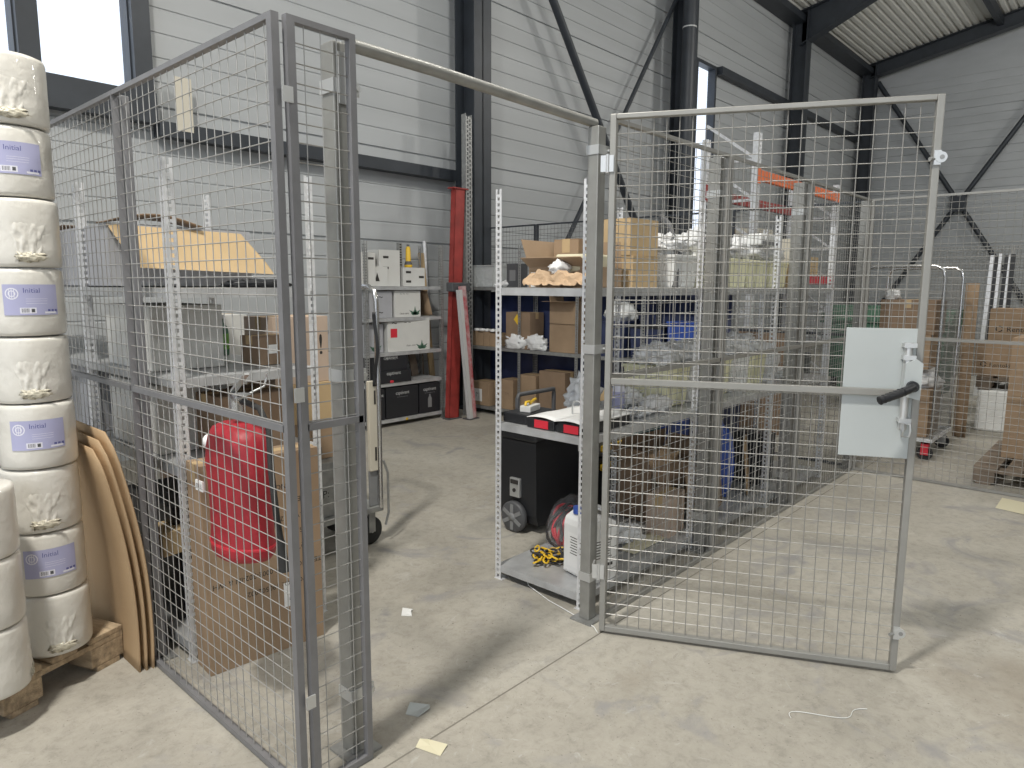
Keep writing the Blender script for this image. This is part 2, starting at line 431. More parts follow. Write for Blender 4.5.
# ------------------------------------------------------------------ cage
FH = 2.2
def wires(mb, w, z0, z1, x0=0., pitch=.05, r=.0015, y=0.):
    n = int(round(w/pitch)); m_ = int(round((z1-z0)/pitch))
    def rod(a, b, u, v):
        vs = [Vector(p)+Vector(u)*i*r*1.15+Vector(v)*j*r*1.15 for p in (a, b) for i, j in ((-1, 0), (0, -1), (1, 0), (0, 1))]
        mb.add(vs, [(0, 1, 5, 4), (1, 2, 6, 5), (2, 3, 7, 6), (3, 0, 4, 7)])
    for i in range(1, n): x = x0+w*i/n; rod((x, y, z0), (x, y, z1), (1, 0, 0), (0, 1, 0))
    for j in range(1, m_): z = z0+(z1-z0)*j/m_; rod((x0, y+r*1.9, z), (x0+w, y+r*1.9, z), (0, 1, 0), (0, 0, 1))
def tube_frame(mb, w, z0, z1, a=.02, d=.022, e0=None, e1=None):
    e0 = e0 or a; e1 = e1 or a
    mb.box(0, e0, -d/2, d/2, z0, z1); mb.box(w-e1, w, -d/2, d/2, z0, z1)
    mb.box(e0, w-e1, -d/2, d/2, z0, z0+a); mb.box(e0, w-e1, -d/2, d/2, z1-a*.8, z1)
def panel(label, loc, rz, w, fm='frame', wm='wire', rail=True, h=FH, pitch=.05, r=.0015, group=None, ends=(None, None), d=.022):
    t = thing('mesh_fence_panel', label, 'fence panel', loc, rz, group)
    m = MB(); tube_frame(m, w, .004, h, d=d, e0=ends[0], e1=ends[1]); m.build('panel_frame', fm, t)
    m = MB(); wires(m, w-.01, .02, h-.012, .005, pitch, r); m.build('wire_mesh', wm, t)
    if rail: m = MB(); m.box(.02, w-.005, -.011, .011, 1.105, 1.125); m.build('mid_rail', fm, t)
    return t
FX, FY = .996, 1.722
RZ9 = R(90)
lp = panel('near mesh panel of the left cage side, next to the corner', (FX, FY, 0), RZ9, 1.125, ends=(.024, .004))
panel('mesh panel of left cage side behind the leaning cardboard sheets', (FX, 2.849, 0), RZ9, 1.16, ends=(.004, .02))
panel('third mesh panel of left cage side, hidden behind the paper rolls', (FX, 4.02, 0), RZ9, 1.12)
panel('last mesh panel of left cage side, reaching the long wall', (FX, 5.19, 0), RZ9, 1.08)
np_ = panel('narrow mesh panel between cage corner and doorway', (1.022, FY, 0), 0, .212, ends=(.024, .02))
for z in (.30, 1.21, 2.0): m = MB(); m.box(-.02, .010, -.016, -.0115, z-.020, z+.020); m.build('corner_clip', 'zinc', np_)
def fence_post(label, x, y, z=2.19, a=.035, b=.035, mt='post', clamp=(.21, 1.24, 2.07), dirn=(0, -1)):
    t = thing('fence_post', label, 'post', (x, y, 0))
    m = MB(); m.box(-a, a, -b, b, .008, z); m.build('tube', mt, t, bev=.004)
    m = MB(); m.box(-a-.03, a+.03, -b-.03, b+.03, 0, .008); m.build('base_plate', 'galvd', t)
    for zc in clamp:
        m = MB(); e = .004
        m.box(-a-e, a+e, -b-e, b+e, zc-.019, zc+.019)
        m.box(a+e, a+.022, -b-e, -b+.004, zc-.019, zc+.019)
        c = m.build('clamp', 'zinc', t)
        q = MB(); q.cyl((a+.014, -b-.012, zc), (a+.014, -b, zc), .007, n=10); q.build('bolt', 'zinc', c)
    return t
gp = fence_post('galvanised square door post at the left side of the doorway', 1.226, 1.795, a=.031, b=.031)
m = MB(); m.box(-.02, .02, -.042, -.037, 2.02, 2.16); m.build('slotted_tab', 'zinc', gp)
fence_post('galvanised square post at right side of the doorway beside gate hinges', 2.482, 1.775, z=2.165, a=.027, b=.027)
fence_post('dark grey post of left cage side by the cardboard sheets', 1.030, 2.885, a=.015, b=.045, mt='frame', clamp=())
fence_post('post of left cage side hidden behind the paper rolls', 1.045, 4.0, a=.022, b=.03, mt='frame', clamp=())
fence_post('post at first joint of the right front cage side', 3.612, 1.79, clamp=(.21, 2.0), mt='post')
fence_post('post at second joint of the right front cage side', 4.822, 1.79, clamp=(.21, 2.0), mt='post')
fence_post('corner post at far right end of the front cage side', 6.16, 1.76, clamp=(), mt='post')
pipe = MB(); pipe.tube([(1.262, 1.80, 2.203), (1.6, 1.80, 2.203), (2.50, 1.80, 2.186)], .019, 14)
tag(pipe.build('lintel_pipe', 'post'), 'round galvanised pipe spanning the top of the doorway', 'pipe')
panel('front mesh panel right of the doorway, seen through the open gate', (2.522, FY, 0), 0, 1.082, fm='gate', ends=(.02, .02))
panel('middle mesh panel of the right front cage side', (3.62, FY, 0), 0, 1.195, fm='gate')
panel('far mesh panel of the right front cage side', (4.83, FY, 0), 0, 1.28, fm='gate')
EXN = [('front', 1.71, -90), ('second', .50, -90), ('third', -.71, -90)]
for nme, y0, a in EXN: panel('%s outer mesh panel running from cage corner toward the right, before the pallet boxes' % nme, (6.135, y0, 0), R(a), 1.19, fm='gate', wm='wire')
for i, y0 in enumerate((1.75, 2.92, 4.09, 5.26)):
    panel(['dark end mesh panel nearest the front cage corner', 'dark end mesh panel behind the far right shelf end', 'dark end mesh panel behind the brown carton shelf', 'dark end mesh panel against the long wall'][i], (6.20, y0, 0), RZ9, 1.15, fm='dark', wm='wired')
for i, y0 in enumerate((2.95, 1.75, .55)):
    panel(['distant mesh panel behind the green containers', 'distant mesh panel behind the roll cage', 'distant mesh panel behind the black profiles'][i], (14.2, y0, 0), R(-90), 1.19, fm='gate', wm='wire', rail=False, r=.004)

# ------------------------------------------------------------------ gate
GA = -1.1096
gt = thing('cage_gate', 'open light grey mesh gate with plain lock plate, swung toward the right', 'gate', (2.418, 1.664, 0), GA)
gw = 1.178
m = MB(); tube_frame(m, gw, .012, 2.186, a=.025, d=.03); m.build('gate_frame', 'gate', gt, bev=.003)
m = MB(); wires(m, gw-.046, .036, 2.162, .023, .0503, .0016); m.build('wire_mesh', 'wire', gt)
m = MB(); m.box(.03, 1.11, -.034, -.012, 1.108, 1.134); m.build('mid_rail', 'gate', gt, bev=.002)
m = MB(); m.box(.912, 1.156, -.0115, -.0075, .868, 1.360); o = m.build('lock_plate', 'plate', gt, bev=.0015); o['label'] = 'plain pale grey lock plate'
m = MB()
m.cyl((1.122, -.035, .985), (1.122, -.035, 1.31), .014, n=14)
for z in (1.30, 1.255, 1.02): m.box(1.104, 1.146, -.052, -.012, z-.008, z+.008)
lt = m.build('latch_rod', 'zinc', gt)
m = MB(); m.tube([(1.118, -.055, 1.01), (1.118, -.066, .985), (1.118, -.055, .962), (1.142, -.055, .962), (1.142, -.066, .985), (1.142, -.055, 1.01)], .004, 8, closed=True); m.build('spring_ring', 'zinc', lt)
m = MB(); m.prism([(1.106, 1.115), (1.166, 1.10), (1.168, 1.235), (1.146, 1.252), (1.112, 1.235)], -.062, -.014); lb = m.build('latch_housing', 'plate', gt, bev=.004)
m = MB(); m.cyl((1.136, -.06, 1.152), (1.136, -.085, 1.152), .02, n=16)
m.tube([(1.136, -.083, 1.152), (1.115, -.10, 1.143), (1.075, -.125, 1.128), (1.012, -.15, 1.106)], .0145, 12, rs=[.016, .0155, .0155, .0145])
for k in range(7):
    a = Vector((1.10, -.112, 1.138)).lerp(Vector((1.018, -.148, 1.108)), k/6); d = Vector((-.06, -.025, -.02)).normalized()
    m.cyl(a, a+d*.005, .0165, n=12)
m.build('black_lever', 'black', gt)
for z in (1.967, .172):
    m = MB(); m.cyl((1.178, -.024, z+.002), (1.178, -.0155, z+.002), .019, n=18); m.box(1.155, 1.178, -.022, -.0155, z-.024, z+.026)
    k = m.build('striker', 'zinc', gt)
    q = MB(); q.cyl((1.14, -.03, z-.004), (1.16, -.012, z-.004), .007, n=8); q.cyl((1.180, -.0255, z+.002), (1.180, -.0235, z+.002), .008, n=14); q.build('bolt', 'galvd', k)
for z in (1.995, .285):
    m = MB(); m.box(-.030, .018, -.022, -.0155, z-.032, z+.032); m.box(-.034, -.028, -.02, .03, z-.032, z+.032); m.cyl((-.006, -.02, z-.036), (-.006, -.02, z+.036), .007, n=10)
    m.build('hinge', 'zinc', gt)

# ------------------------------------------------------------------ cartons
def carton(label, loc, size, rz=0., mt='kraft', cat='box', name='carton', group=None, tape='tan', texts=(), flaps=True, parent=None, handle=None, rx=0.):
    """closed carton: body with lid flaps, a tape strip; texts: (string, size, face, u, v, material[, spin])"""
    w, d, h = size
    m = MB(); e = .0015
    m.box(-w/2, w/2, -d/2, d/2, 0, h-.004)
    if flaps:
        m.box(-w/2, w/2, -d/2, -e, h-.004, h); m.box(-w/2, w/2, e, d/2, h-.004, h)
    else: m.box(-w/2, w/2, -d/2, d/2, h-.004, h)
    o = m.build(name, mt, None, bev=min(.004, h*.03), loc=loc, rz=rz); tag(o, label, cat, group)
    if rx: o.rotation_euler[0] = rx
    if tape:
        t = MB(); hh = min(.07, h*.3)
        t.box(-w/2-.0008, w/2+.0008, -.025, .025, h, h+.0008); t.box(-w/2-.0012, -w/2-.0003, -.025, .025, h-hh, h+.0008); t.box(w/2+.0003, w/2+.0012, -.025, .025, h-hh, h+.0008)
        t.build('packing_tape', tape, o)
    if texts:
        by = {}
        for tx in texts: by.setdefault(tx[5], []).append(tx)
        for k, tl in by.items():
            t = MB()
            for tx in tl:
                s, sz, face, u, v = tx[:5]
                fr = {'-y': ((0, -d/2-.0008, 0), (1, 0, 0)), '-x': ((-w/2-.0008, 0, 0), (0, -1, 0)), '+x': ((w/2+.0008, 0, 0), (0, 1, 0))}[face]
                rt = Vector(fr[1]); up = Vector((0, 0, 1))
                if len(tx) > 6 and tx[6]: rt2, up2 = -rt, -up
                else: rt2, up2 = rt, up
                p = Vector(fr[0]) + rt*u + up*v
                if callable(s): s(t, face_mtx(p, rt2, up2), sz)
                else: put_text(t, s, sz, p, rt2, up2)
            t.build('printed_text', k, o)
    if handle:
        t = MB()
        for face, u, v in handle:
            if face == '-y': t.box(u-.035, u+.035, -d/2-.001, -d/2+.002, v-.012, v+.012)
            else: t.box(-w/2-.001, -w/2+.002, u-.035, u+.035, v-.012, v+.012)
        t.build('hand_hole', 'ink', o)
    return o
def rect_mark(w, h):
    def f(mb, X, s): mb.add([(-w/2, -h/2, 0), (w/2, -h/2, 0), (w/2, h/2, 0), (-w/2, h/2, 0)], [(0, 1, 2, 3)], 0, False, X)
    return f
def swirl(mb, X, s):
    for a0 in (.3, .3+2*PI/3, .3+4*PI/3):
        vs = []
        for i in range(7):
            a = a0+i*1.5/6; w_ = s*(.08+.05*i/6)
            vs += [((s*.42-w_)*math.cos(a), (s*.42-w_)*math.sin(a), 0), ((s*.42+w_*.4)*math.cos(a), (s*.42+w_*.4)*math.sin(a), 0)]
        mb.add(vs, [(2*i, 2*i+1, 2*i+3, 2*i+2) for i in range(6)], 0, False, X)
def open_carton(name, label, loc, size, rz, mt, flaps, cat='box', group=None, th=.005, inner=None):
    """open box: walls, floor, and flaps (side, length, angle from vertical outward) as children"""
    w, d, h = size
    t = thing(name, label, cat, loc, rz, group)
    m = MB()
    m.box(-w/2, w/2, -d/2, -d/2+th, 0, h); m.box(-w/2, w/2, d/2-th, d/2, 0, h)
    m.box(-w/2, -w/2+th, -d/2+th, d/2-th, 0, h); m.box(w/2-th, w/2, -d/2+th, d/2-th, 0, h); m.box(-w/2, w/2, -d/2, d/2, 0, th)
    m.build('box_body', mt, t)
    for sd, L, a in flaps:
        m = MB(); ca, sa = math.cos(a), math.sin(a)
        if sd in '-+' or sd in ('-y', '+y'):
            sg = -1 if sd == '-y' else 1; y = sg*d/2
            p = [Vector((-w/2, y, h)), Vector((w/2, y, h)), Vector((w/2*.97, y+sg*L*sa, h+L*ca)), Vector((-w/2*.97, y+sg*L*sa, h+L*ca))]
        else:
            sg = -1 if sd == '-x' else 1; x = sg*w/2
            p = [Vector((x, -d/2, h)), Vector((x, d/2, h)), Vector((x+sg*L*sa, d/2*.97, h+L*ca)), Vector((x+sg*L*sa, -d/2*.97, h+L*ca))]
        nn = (p[1]-p[0]).cross(p[3]-p[0]).normalized()*th*.6
        m.add(p+[q+nn for q in p], [(0, 1, 2, 3), (7, 6, 5, 4), (0, 4, 5, 1), (1, 5, 6, 2), (2, 6, 7, 3), (3, 7, 4, 0)])
        m.build('flap', inner or mt, t)
    return t

# ------------------------------------------------------------------ pallets
def pallet(label, loc, rz, L=1.2, W=.8, mt='wood'):
    """deck boards run along local x (length L); blocks and cross boards below"""
    t = thing('wooden_pallet', label, 'pallet', loc, rz)
    for y0, y1 in ((0, .145), (.19, .29), (.3275, .4725), (.51, .61), (.655, .8)):
        k = W/.8; m = MB(); m.box(0, L, y0*k-W/2, y1*k-W/2, .122, .144); m.build('deck_board', mt, t, bev=.003)
    for x in (0, L/2-.07, L-.145):
        m = MB(); m.box(x, x+.145, -W/2, W/2, .100, .1215); m.build('cross_board', mt, t, bev=.002)
        for y in (-W/2, -.07, W/2-.14):
            m = MB(); m.box(x, x+.145, y, y+.14, .0215, .0995); m.build('block', mt, t, bev=.004)
    for y in (-W/2, -.07, W/2-.14):
        m = MB(); m.box(0, L, y+.02, y+.12, 0, .021); m.build('bottom_board', mt, t, bev=.002)
    return t
PA = R(20)
ax = Vector((math.cos(PA), math.sin(PA), 0)); ay = Vector((-math.sin(PA), math.cos(PA), 0))
# deck boards point away from the camera: local x -> ay, so rotate by PA+90
pc = Vector((.925, 2.965, 0)) - ax*.4
pallet('rough wooden pallet under the stacked white paper rolls', tuple(pc), PA+R(90))

# ------------------------------------------------------------------ paper rolls
RR, RH = .122, .236
def roll_proto(labelled, seed):
    t = thing('paper_roll', 'x', 'paper roll')
    pr = [(0, .002), (RR*.90, .002), (RR*.975, .005), (RR, .016), (RR*1.006, .075), (RR*.997, .12), (RR*1.004, .17), (RR, RH-.018), (RR*.975, RH-.006), (RR*.90, RH-.002), (RR*.3, RH-.002), (0, RH-.006)]
    def wob(a, z, r): return r*(1+.010*noise.noise(Vector((math.cos(a)*2.2, math.sin(a)*2.2, z*9+seed*5))))
    m = MB(); m.lathe(pr, 48, 0, fn=wob); m.build('wrapped_roll', 'roll', t)
    if labelled:
        m = MB(); rr = RR+.0022; a0, a1, z0, z1 = -1.12, .25, .075, .180
        def cyl(u, v): a = a0+(a1-a0)*u; return (rr*math.cos(a), rr*math.sin(a), z0+(z1-z0)*v)
        m.grid(16, 1, cyl, smooth=True)
        lb = m.build('label', 'lavender' if 0 else 'lav', t); lb['label'] = 'lavender printed label'
        def wq(mb, u0, v0, sc, x0, x1, y0, y1, k=1.0012, n=10):
            for i in range(n):
                p, q_ = x0+(x1-x0)*i/n, x0+(x1-x0)*(i+1)/n
                wrap(mb, [(p, y0, 0), (q_, y0, 0), (q_, y1, 0), (p, y1, 0)], [(0, 1, 2, 3)], u0, v0, sc, k)
        def wrap(mb, vs, fs, u0, v0, sc, k=1.0012):
            q = []
            for x, y, z in vs:
                a = a0+u0*(a1-a0)+x*sc/rr; q.append((rr*k*math.cos(a), rr*k*math.sin(a), z0+v0*(z1-z0)+y*sc))
            mb.add(q, fs)
        d = MB(); wrap(d, *text_geo('Initial', 1.), .50, .80, .024)
        for i in range(3): wrap(d, [(-.5+i*.0, -.5, 0), (.5, -.5, 0), (.5, .5, 0), (-.5, .5, 0)], [(0, 1, 2, 3)], .80+i*.075, .14, .009)
        d.build('label_print', 'lavd', lb)
        d = MB()
        for i in range(28):
            b0 = i*2*PI/28; b1 = b0+2*PI/28
            for r0, r1 in ((.82, 1.), (.40, .55)):
                wrap(d, [(r0*math.cos(b0), r0*math.sin(b0), 0), (r1*math.cos(b0), r1*math.sin(b0), 0), (r1*math.cos(b1), r1*math.sin(b1), 0), (r0*math.cos(b1), r0*math.sin(b1), 0)], [(0, 1, 2, 3)], .16, .70, .020)
        for h in (-.35, .0, .35): wrap(d, [(-.9, h-.05, 0), (.9, h-.05, 0), (.9, h+.05, 0), (-.9, h+.05, 0)], [(0, 1, 2, 3)], .16, .70, .020); wrap(d, [(h-.05, -.9, 0), (h+.05, -.9, 0), (h+.05, .9, 0), (h-.05, .9, 0)], [(0, 1, 2, 3)], .16, .70, .020)
        wq(d, .42, .15, .020, -1.2, 1.2, -.5, .5); wq(d, .84, .08, .02, -1.1, .9, -.2, .15)
        for v in (.53, .46, .38): wq(d, .58, v, .016, -2.0, 1.6+v, -.035, .035)
        d.build('label_mark', 'lavw', lb)
        d = MB()
        for i in range(9): wq(d, .42, .15, .020, -.95+i*.13, -.95+i*.13+.05+.03*(i % 3 == 0), -.32, .36, 1.0024, 1)
        wq(d, .42, .15, .020, .45, .95, -.3, .3, 1.0024, 3); d.build('bar_print', 'dgrey', lb)
    else:
        # gathered end of the wrapping film pressed flat against the roll
        def fan(u, v):
            a = -.42+(u-.5)*1.25*(.5+v*.5); z = .030+.13*v; e = min(1, 6*min(u, 1-u, (1-v)*1.2))
            q = RR-.0035+e*(.0035+.002*(1-v)**2+.0018*math.sin(u*23+3*noise.noise(Vector((u*4, v*3, seed))))*(1-v*.5)+.004*noise.noise(Vector((u*11, v*8, seed))))
            return (q*math.cos(a), q*math.sin(a), z)
        m = MB(); m.grid(40, 12, fan, 0, True, th=.001); m.build('gathered_film', 'roll', t)
        m = MB(); m.lump((0, 0, 0), (.005, .040, .014), seed, .8, 3.0, 14, flat=False, ridge=True)
        X = Matrix.Rotation(-.42, 4, 'Z') @ Matrix.Translation((RR+.0015, 0, .036))
        m.v = [X @ p for p in m.v]; m.build('film_knot', 'knot', t)
    return t
protoL, protoK = roll_proto(True, 1), roll_proto(False, 2)
# local +x of the roll must face the camera (direction about -77 deg)
F0 = R(-74)
names = ['bottom', 'second from the bottom', 'third from the bottom', 'fourth from the bottom', 'middle', 'fourth from the top', 'third from the top', 'second from the top', 'topmost']
used = {True: False, False: False}
def put_roll(x, y, k, lab, label, group, da=0.):
    pr = protoL if lab else protoK
    o = dup(pr) if used[lab] else pr
    used[lab] = True
    o.location = (x, y, .1445+k*(RH+.0006)); o.rotation_euler = (0, 0, F0+da); tag(o, label, 'paper roll', group)
for k in range(9):
    lab = k % 2 == 1
    j = rnd.uniform(-.004, .004)
    put_roll(.700+j, 2.985+rnd.uniform(-.004, .004), k, lab, '%s white paper roll of the tall stack, with %s' % (names[k], 'lavender label' if lab else 'gathered film'), 'paper rolls in the tall stack', rnd.uniform(-.08, .12))
for k in range(3):
    put_roll(.452, 2.80, k, False, '%s white paper roll of the low stack beside the tall one' % ['bottom', 'middle', 'top'][k], 'paper rolls in the low stack', 1.5+k)

# ------------------------------------------------------------------ leaning cardboard sheets
for i, (x0, bow, y0, h, lean, lb) in enumerate(((.934, .05, 2.80, .90, .085, 'inner bowed cardboard sheet, next to the paper rolls'), (.958, .055, 2.795, .93, .088, 'middle bowed cardboard sheet between the other two sheets'), (.982, .06, 2.79, .96, .09, 'outer bowed cardboard sheet, nearest the mesh fence'))):
    def sh(u, v, x0=x0, bow=bow, y0=y0, h=h, lean=lean):
        z = h*v; rnd_top = max(0, v-.9)*.0
        yy = y0+.62*u + .02*v + (.05*(v-.93)/.07*(1-u) if v > .93 else 0)
        return (x0 - lean*v**1.6 + bow*math.sin(PI*v)*.42 - .012, yy, z)
    m = MB(); m.grid(4, 18, sh, 0, True, th=.006)
    tag(m.build('cardboard_sheet', 'sheet'), lb, 'cardboard sheet', 'cardboard sheets leaning on the fence')

# ------------------------------------------------------------------ perforated shelving
def upright_mesh(h, pitch=.028, w=.038, t=.002):
    m = MB(); n = int(h/pitch)
    for ax_ in (0, 1):
        def bx(a, b, z0, z1):
            if ax_ == 0: m.box(a, b, 0, t, z0, z1)
            else: m.box(0, t, a, b, z0, z1)
        bx(0 if ax_ == 0 else t, .011, 0, h); bx(.026, w, 0, h)
        for i in range(n):
            z = i*pitch; bx(.011, .026, z, z+.013)
    m.box(-.004, w+.012, -.004, w+.012, 0, .004)
    return m
UP = shared(upright_mesh(1.97), 'upright', 'galv')
UPD = shared(upright_mesh(1.95), 'upright', 'galvd')
def shelf_unit(label, loc, rz, bays, depth, levels, up=None, mt='shelf', labels_on=True, post_h=1.97, cat='shelving'):
    """bays: widths along local x; depth along local y (front at 0); levels: top heights of the trays"""
    up = up or UP
    t = thing('shelving_unit', label, cat, loc, rz)
    xs = [0]
    for b in bays: xs.append(xs[-1]+b)
    for x in xs:
        for y, r in ((0, 0), (depth, -PI/2)):
            inst(up, t, (x if r == 0 else x, y, 0), 0 if r == 0 else -PI/2)
    for i, b in enumerate(bays):
        for z in levels:
            m = MB(); x0, x1 = xs[i]+.004, xs[i+1]-.002
            m.box(x0, x1, .003, depth-.003, z-.004, z)
            m.box(x0, x1, .003, .006, z-.036, z-.004); m.box(x0, x1, depth-.006, depth-.003, z-.036, z-.004)
            m.box(x0, x0+.003, .006, depth-.006, z-.036, z-.004); m.box(x1-.003, x1, .006, depth-.006, z-.036, z-.004)
            for yy in (depth*.33, depth*.66): m.box(x0+.01, x1-.01, yy-.015, yy+.015, z-.02, z-.004)
            m.build('shelf', mt, t)
    return t
# left run: along +Y at the left fence (front row X=1.09, rear row X=1.71)
sl = shelf_unit('galvanised shelving unit along the left mesh fence, carrying the big grey carton', (1.715, 2.715, 0), RZ9, (.97, .97, .97), .62, (.075, .80, 1.15, 1.495))
# right run: along +X behind the right front fence
sr = shelf_unit('long galvanised shelving unit behind the right front mesh fence', (2.525, 1.832, 0), 0, (1.05, 1.05, 1.07), .565, (.075, .825, 1.50))

# ------------------------------------------------------------------ things on the left shelving
t = open_carton('opened_carton', 'large grey printed carton on left shelf top with brown flap folded down', (1.45, 3.80, 1.497), (.66, .80, .275), 0, 'greyc', [('+y', .16, R(-80))], inner='kraftd')
m = MB()
fp = [(-.33, -.405, .272), (.28, -.405, .262), (.37, -.475, .125), (.40, -.50, .065), (-.25, -.50, .085)]
m.add(fp+[(x, y+.005, z+.001) for x, y, z in fp], [(4, 3, 2, 1, 0), (5, 6, 7, 8, 9)]+[(i, (i+1) % 5, 5+(i+1) % 5, 5+i) for i in range(5)])
m.build('front_flap', 'tan', t)
m = MB(); m.grid(10, 1, lambda u, v: (-.34+.42*u, -.41+.10*v-.02*u, .278+.045*math.sin(u*PI)*(1-.4*v)), 0, True, th=.006); m.build('top_flap', 'kraftd', t)
m = MB(); m.box(.02, .33, -.30, -.24, 0, .0)if 0 else None
m = MB(); m.lump((1.52, 2.86, 1.497), (.16, .07, .022), 4, .3, 3, 14, ridge=True)
tag(m.build('black_film_bundle', 'black'), 'black plastic film bundle lying in front of the grey carton', 'film bundle')
for k, (z, y, ln, lb) in enumerate(((1.153, 3.27, .52, 'upper white corrugated panel box on the left shelving'), (.803, 3.27, .54, 'lower white corrugated panel box on the left shelving'))):
    carton(lb, (1.28, y, z), (.30, ln, .27 if k == 0 else .29), 0, 'whitec', tape=None, group='white panel boxes on the left shelving')
carton('white panel box behind the paper rolls on the left shelving', (1.28, 3.95, .803), (.30, .5, .30), 0, 'greyc', tape=None)
carton('small brown carton with white label on the left shelving', (1.60, 2.98, 1.153), (.14, .14, .13), R(5), 'kraftd', texts=((rect_mark(.05, .04), 1, '-y', 0, .07, 'paper'),))
m = MB(); m.lathe([(0, 0), (.032, 0), (.034, .01), (.034, .12), (.028, .145), (.013, .165), (.013, .185), (0, .185)], 20)
o = m.build('bottle', 'green', None, loc=(1.655, 3.50, 1.152)); tag(o, 'green bottle on the left shelving behind the fence', 'bottle')
q = MB(); q.cyl((0, 0, .185), (0, 0, .205), .016, n=14); q.build('bottle_cap', 'inkw', o); q = MB(); q.lathe([(.0348, .03), (.0348, .11)], 20); q.build('bottle_label', 'leaf', o)
carton('dark brown carton on the middle left shelf beside the extinguisher', (1.44, 2.92, .803), (.30, .30, .25), 0, 'kraftd')
carton('black storage box low on the left shelving', (1.36, 3.22, .077), (.42, .5, .5), 0, 'black', tape=None, cat='box')
carton('small tan carton leaning out of the low black box', (1.13, 2.98, .40), (.13, .16, .10), R(8), 'tan')
carton('brown carton low on the left shelving beside the front upright', (1.28, 2.84, .077), (.20, .2, .27), 0, 'kraft')

# big carton standing in front of the shelving, printed upside down
lines = [('PO NO.: 190502002', .285, .045), ('ITEM NO.: RHW-0002-202-IN & WH', .355, .0), ('QTY.:      1   PC', .43, .10), ('G.W.:     .   KG', .50, .10), ('N.W.:   22.4  KG', .565, .10), ('MEAS:     x    CM', .635, .10), ('C/NO.:', .70, .11)]
big = carton('tall brown carton with upside-down print and white label below the fire extinguisher', (1.345, 2.615, 0), (.485, .135, .838), R(-4), 'kraft', texts=[(s, .030, '-y', .015+u*.6, z, 'ink', True) for s, z, u in lines] + [(rect_mark(.075, .105), 1, '-y', .105, .235, 'paper')])
m = MB(); put_text(m, 'R-21', .018, (.105, -.0695, .215), (-1, 0, 0), (0, 0, -1)); m.build('label_print', 'ink', big)

# red covered fire extinguisher hung on the fence rail
fe = thing('fire_extinguisher', 'fire extinguisher in red fabric cover hanging inside the left fence', 'fire extinguisher', (1.125, 2.295, .565), R(-90))
def cov(a, z, r): return r*(1+.03*math.sin(3*a+z*9)+.045*noise.noise(Vector((math.cos(a)*1.6, math.sin(a)*1.6, z*7)))+.02*noise.noise(Vector((math.cos(a)*5, math.sin(a)*5, z*16))))
pr = [(0, 0), (.08, -.004), (.122, .006), (.138, .03), (.140, .05), (.134, .10), (.136, .18), (.138, .28), (.142, .36), (.140, .42), (.132, .46), (.112, .490), (.07, .508), (0, .512)]
m = MB(); m.lathe(pr, 44, fn=cov)
X = Matrix.Diagonal((1.08, .66, .93, 1)); m.v = [X @ p for p in m.v]; m.build('red_cover', 'red', fe)
m = MB(); m.lathe([(.1405, .052), (.1425, .058), (.1405, .064)], 44, fn=cov); m.v = [X @ p for p in m.v]; m.build('cover_seam', 'redb', fe)
m = MB(); m.cyl((0, 0, .50), (0, 0, .575), .022, n=16); m.cyl((-.03, 0, .555), (.05, 0, .555), .016, n=12); vh = m.build('valve_head', 'chrome', fe)
m = MB(); m.bar((-.02, 0, .58), (.115, -.02, .655), .022, .008); m.bar((-.02, 0, .572), (.10, -.01, .585), .022, .008); m.build('squeeze_lever', 'zinc', vh)
m = MB(); m.tube([(.045, 0, .555), (.12, .02, .535), (.175, .02, .475), (.215, .0, .34), (.255, -.01, .20), (.275, -.01, .12)], .0105, 10); m.cyl((.275, -.01, .12), (.29, -.01, .02), .0135, .017, n=12); m.build('hose', 'rubber', fe)
m = MB(); m.cyl((-.158, -.02, .385), (-.178, -.03, .385), .026, n=20); m.build('gauge', 'tubw', fe)
m = MB(); m.box(-.152, -.095, -.092, -.086, .225, .262); lab = m.build('white_tag', 'paper', fe)
m = MB(); put_text(m, 'EN 3', .02, (-.124, -.0925, .243), (1, 0, 0), (0, 0, 1)); m.build('tag_print', 'ink', lab)
m = MB(); m.tube([(-.03, .02, .55), (-.03, .12, .585), (-.03, .135, .625), (-.03, .13, .63)], .004, 8); m.build('hanging_hook', 'zinc', fe)

# stock trolley behind the doorway post with cartons
tr = thing('stock_trolley', 'platform trolley with tall chrome tube handle behind the doorway post', 'trolley', (2.10, 3.42, 0), 0)
m = MB(); m.box(-.36, .34, -.20, .24, .20, .235); m.build('platform', 'galvd', tr, bev=.004)
m = MB(); m.tube([(.325, -.19, .22), (.325, -.19, 1.42), (.325, -.175, 1.475), (.325, -.12, 1.50), (.325, .12, 1.50), (.325, .175, 1.475), (.325, .19, 1.42), (.325, .19, .22)], .0165, 12); m.build('tube_handle', 'chrome', tr)
m = MB(); m.tube([(.345, -.20, .50), (.375, -.20, .42), (.375, -.20, .18), (.352, -.20, .11)], .007, 8); m.build('wheel_guard', 'galvd', tr)
for x in (-.28, .27):
    for y in (-.15, .18):
        m = MB(); X = Matrix.Translation((x, y, .085)) @ Matrix.Rotation(R(90), 4, 'X'); m.lathe([(.02, -.02), (.07, -.02), (.083, -.012), (.083, .012), (.07, .02), (.02, .02)], 26, X=X); wh = m.build('wheel', 'rubber', tr)
        m = MB(); m.box(x-.022, x+.022, y-.032, y-.024, .08, .20); m.box(x-.022, x+.022, y+.024, y+.032, .08, .20); m.cyl((x, y-.034, .085), (x, y+.034, .085), .009, n=10); m.build('wheel_fork', 'galvd', wh)
tb = thing('slotted_board', 'narrow beige panel with slots standing against the trolley handle', 'panel', (2.392, 3.238, .236), 0)
m = MB(); m.box(-.035, .022, -.012, .012, .21, .735); m.build('panel_board', 'beige', tb, bev=.004)
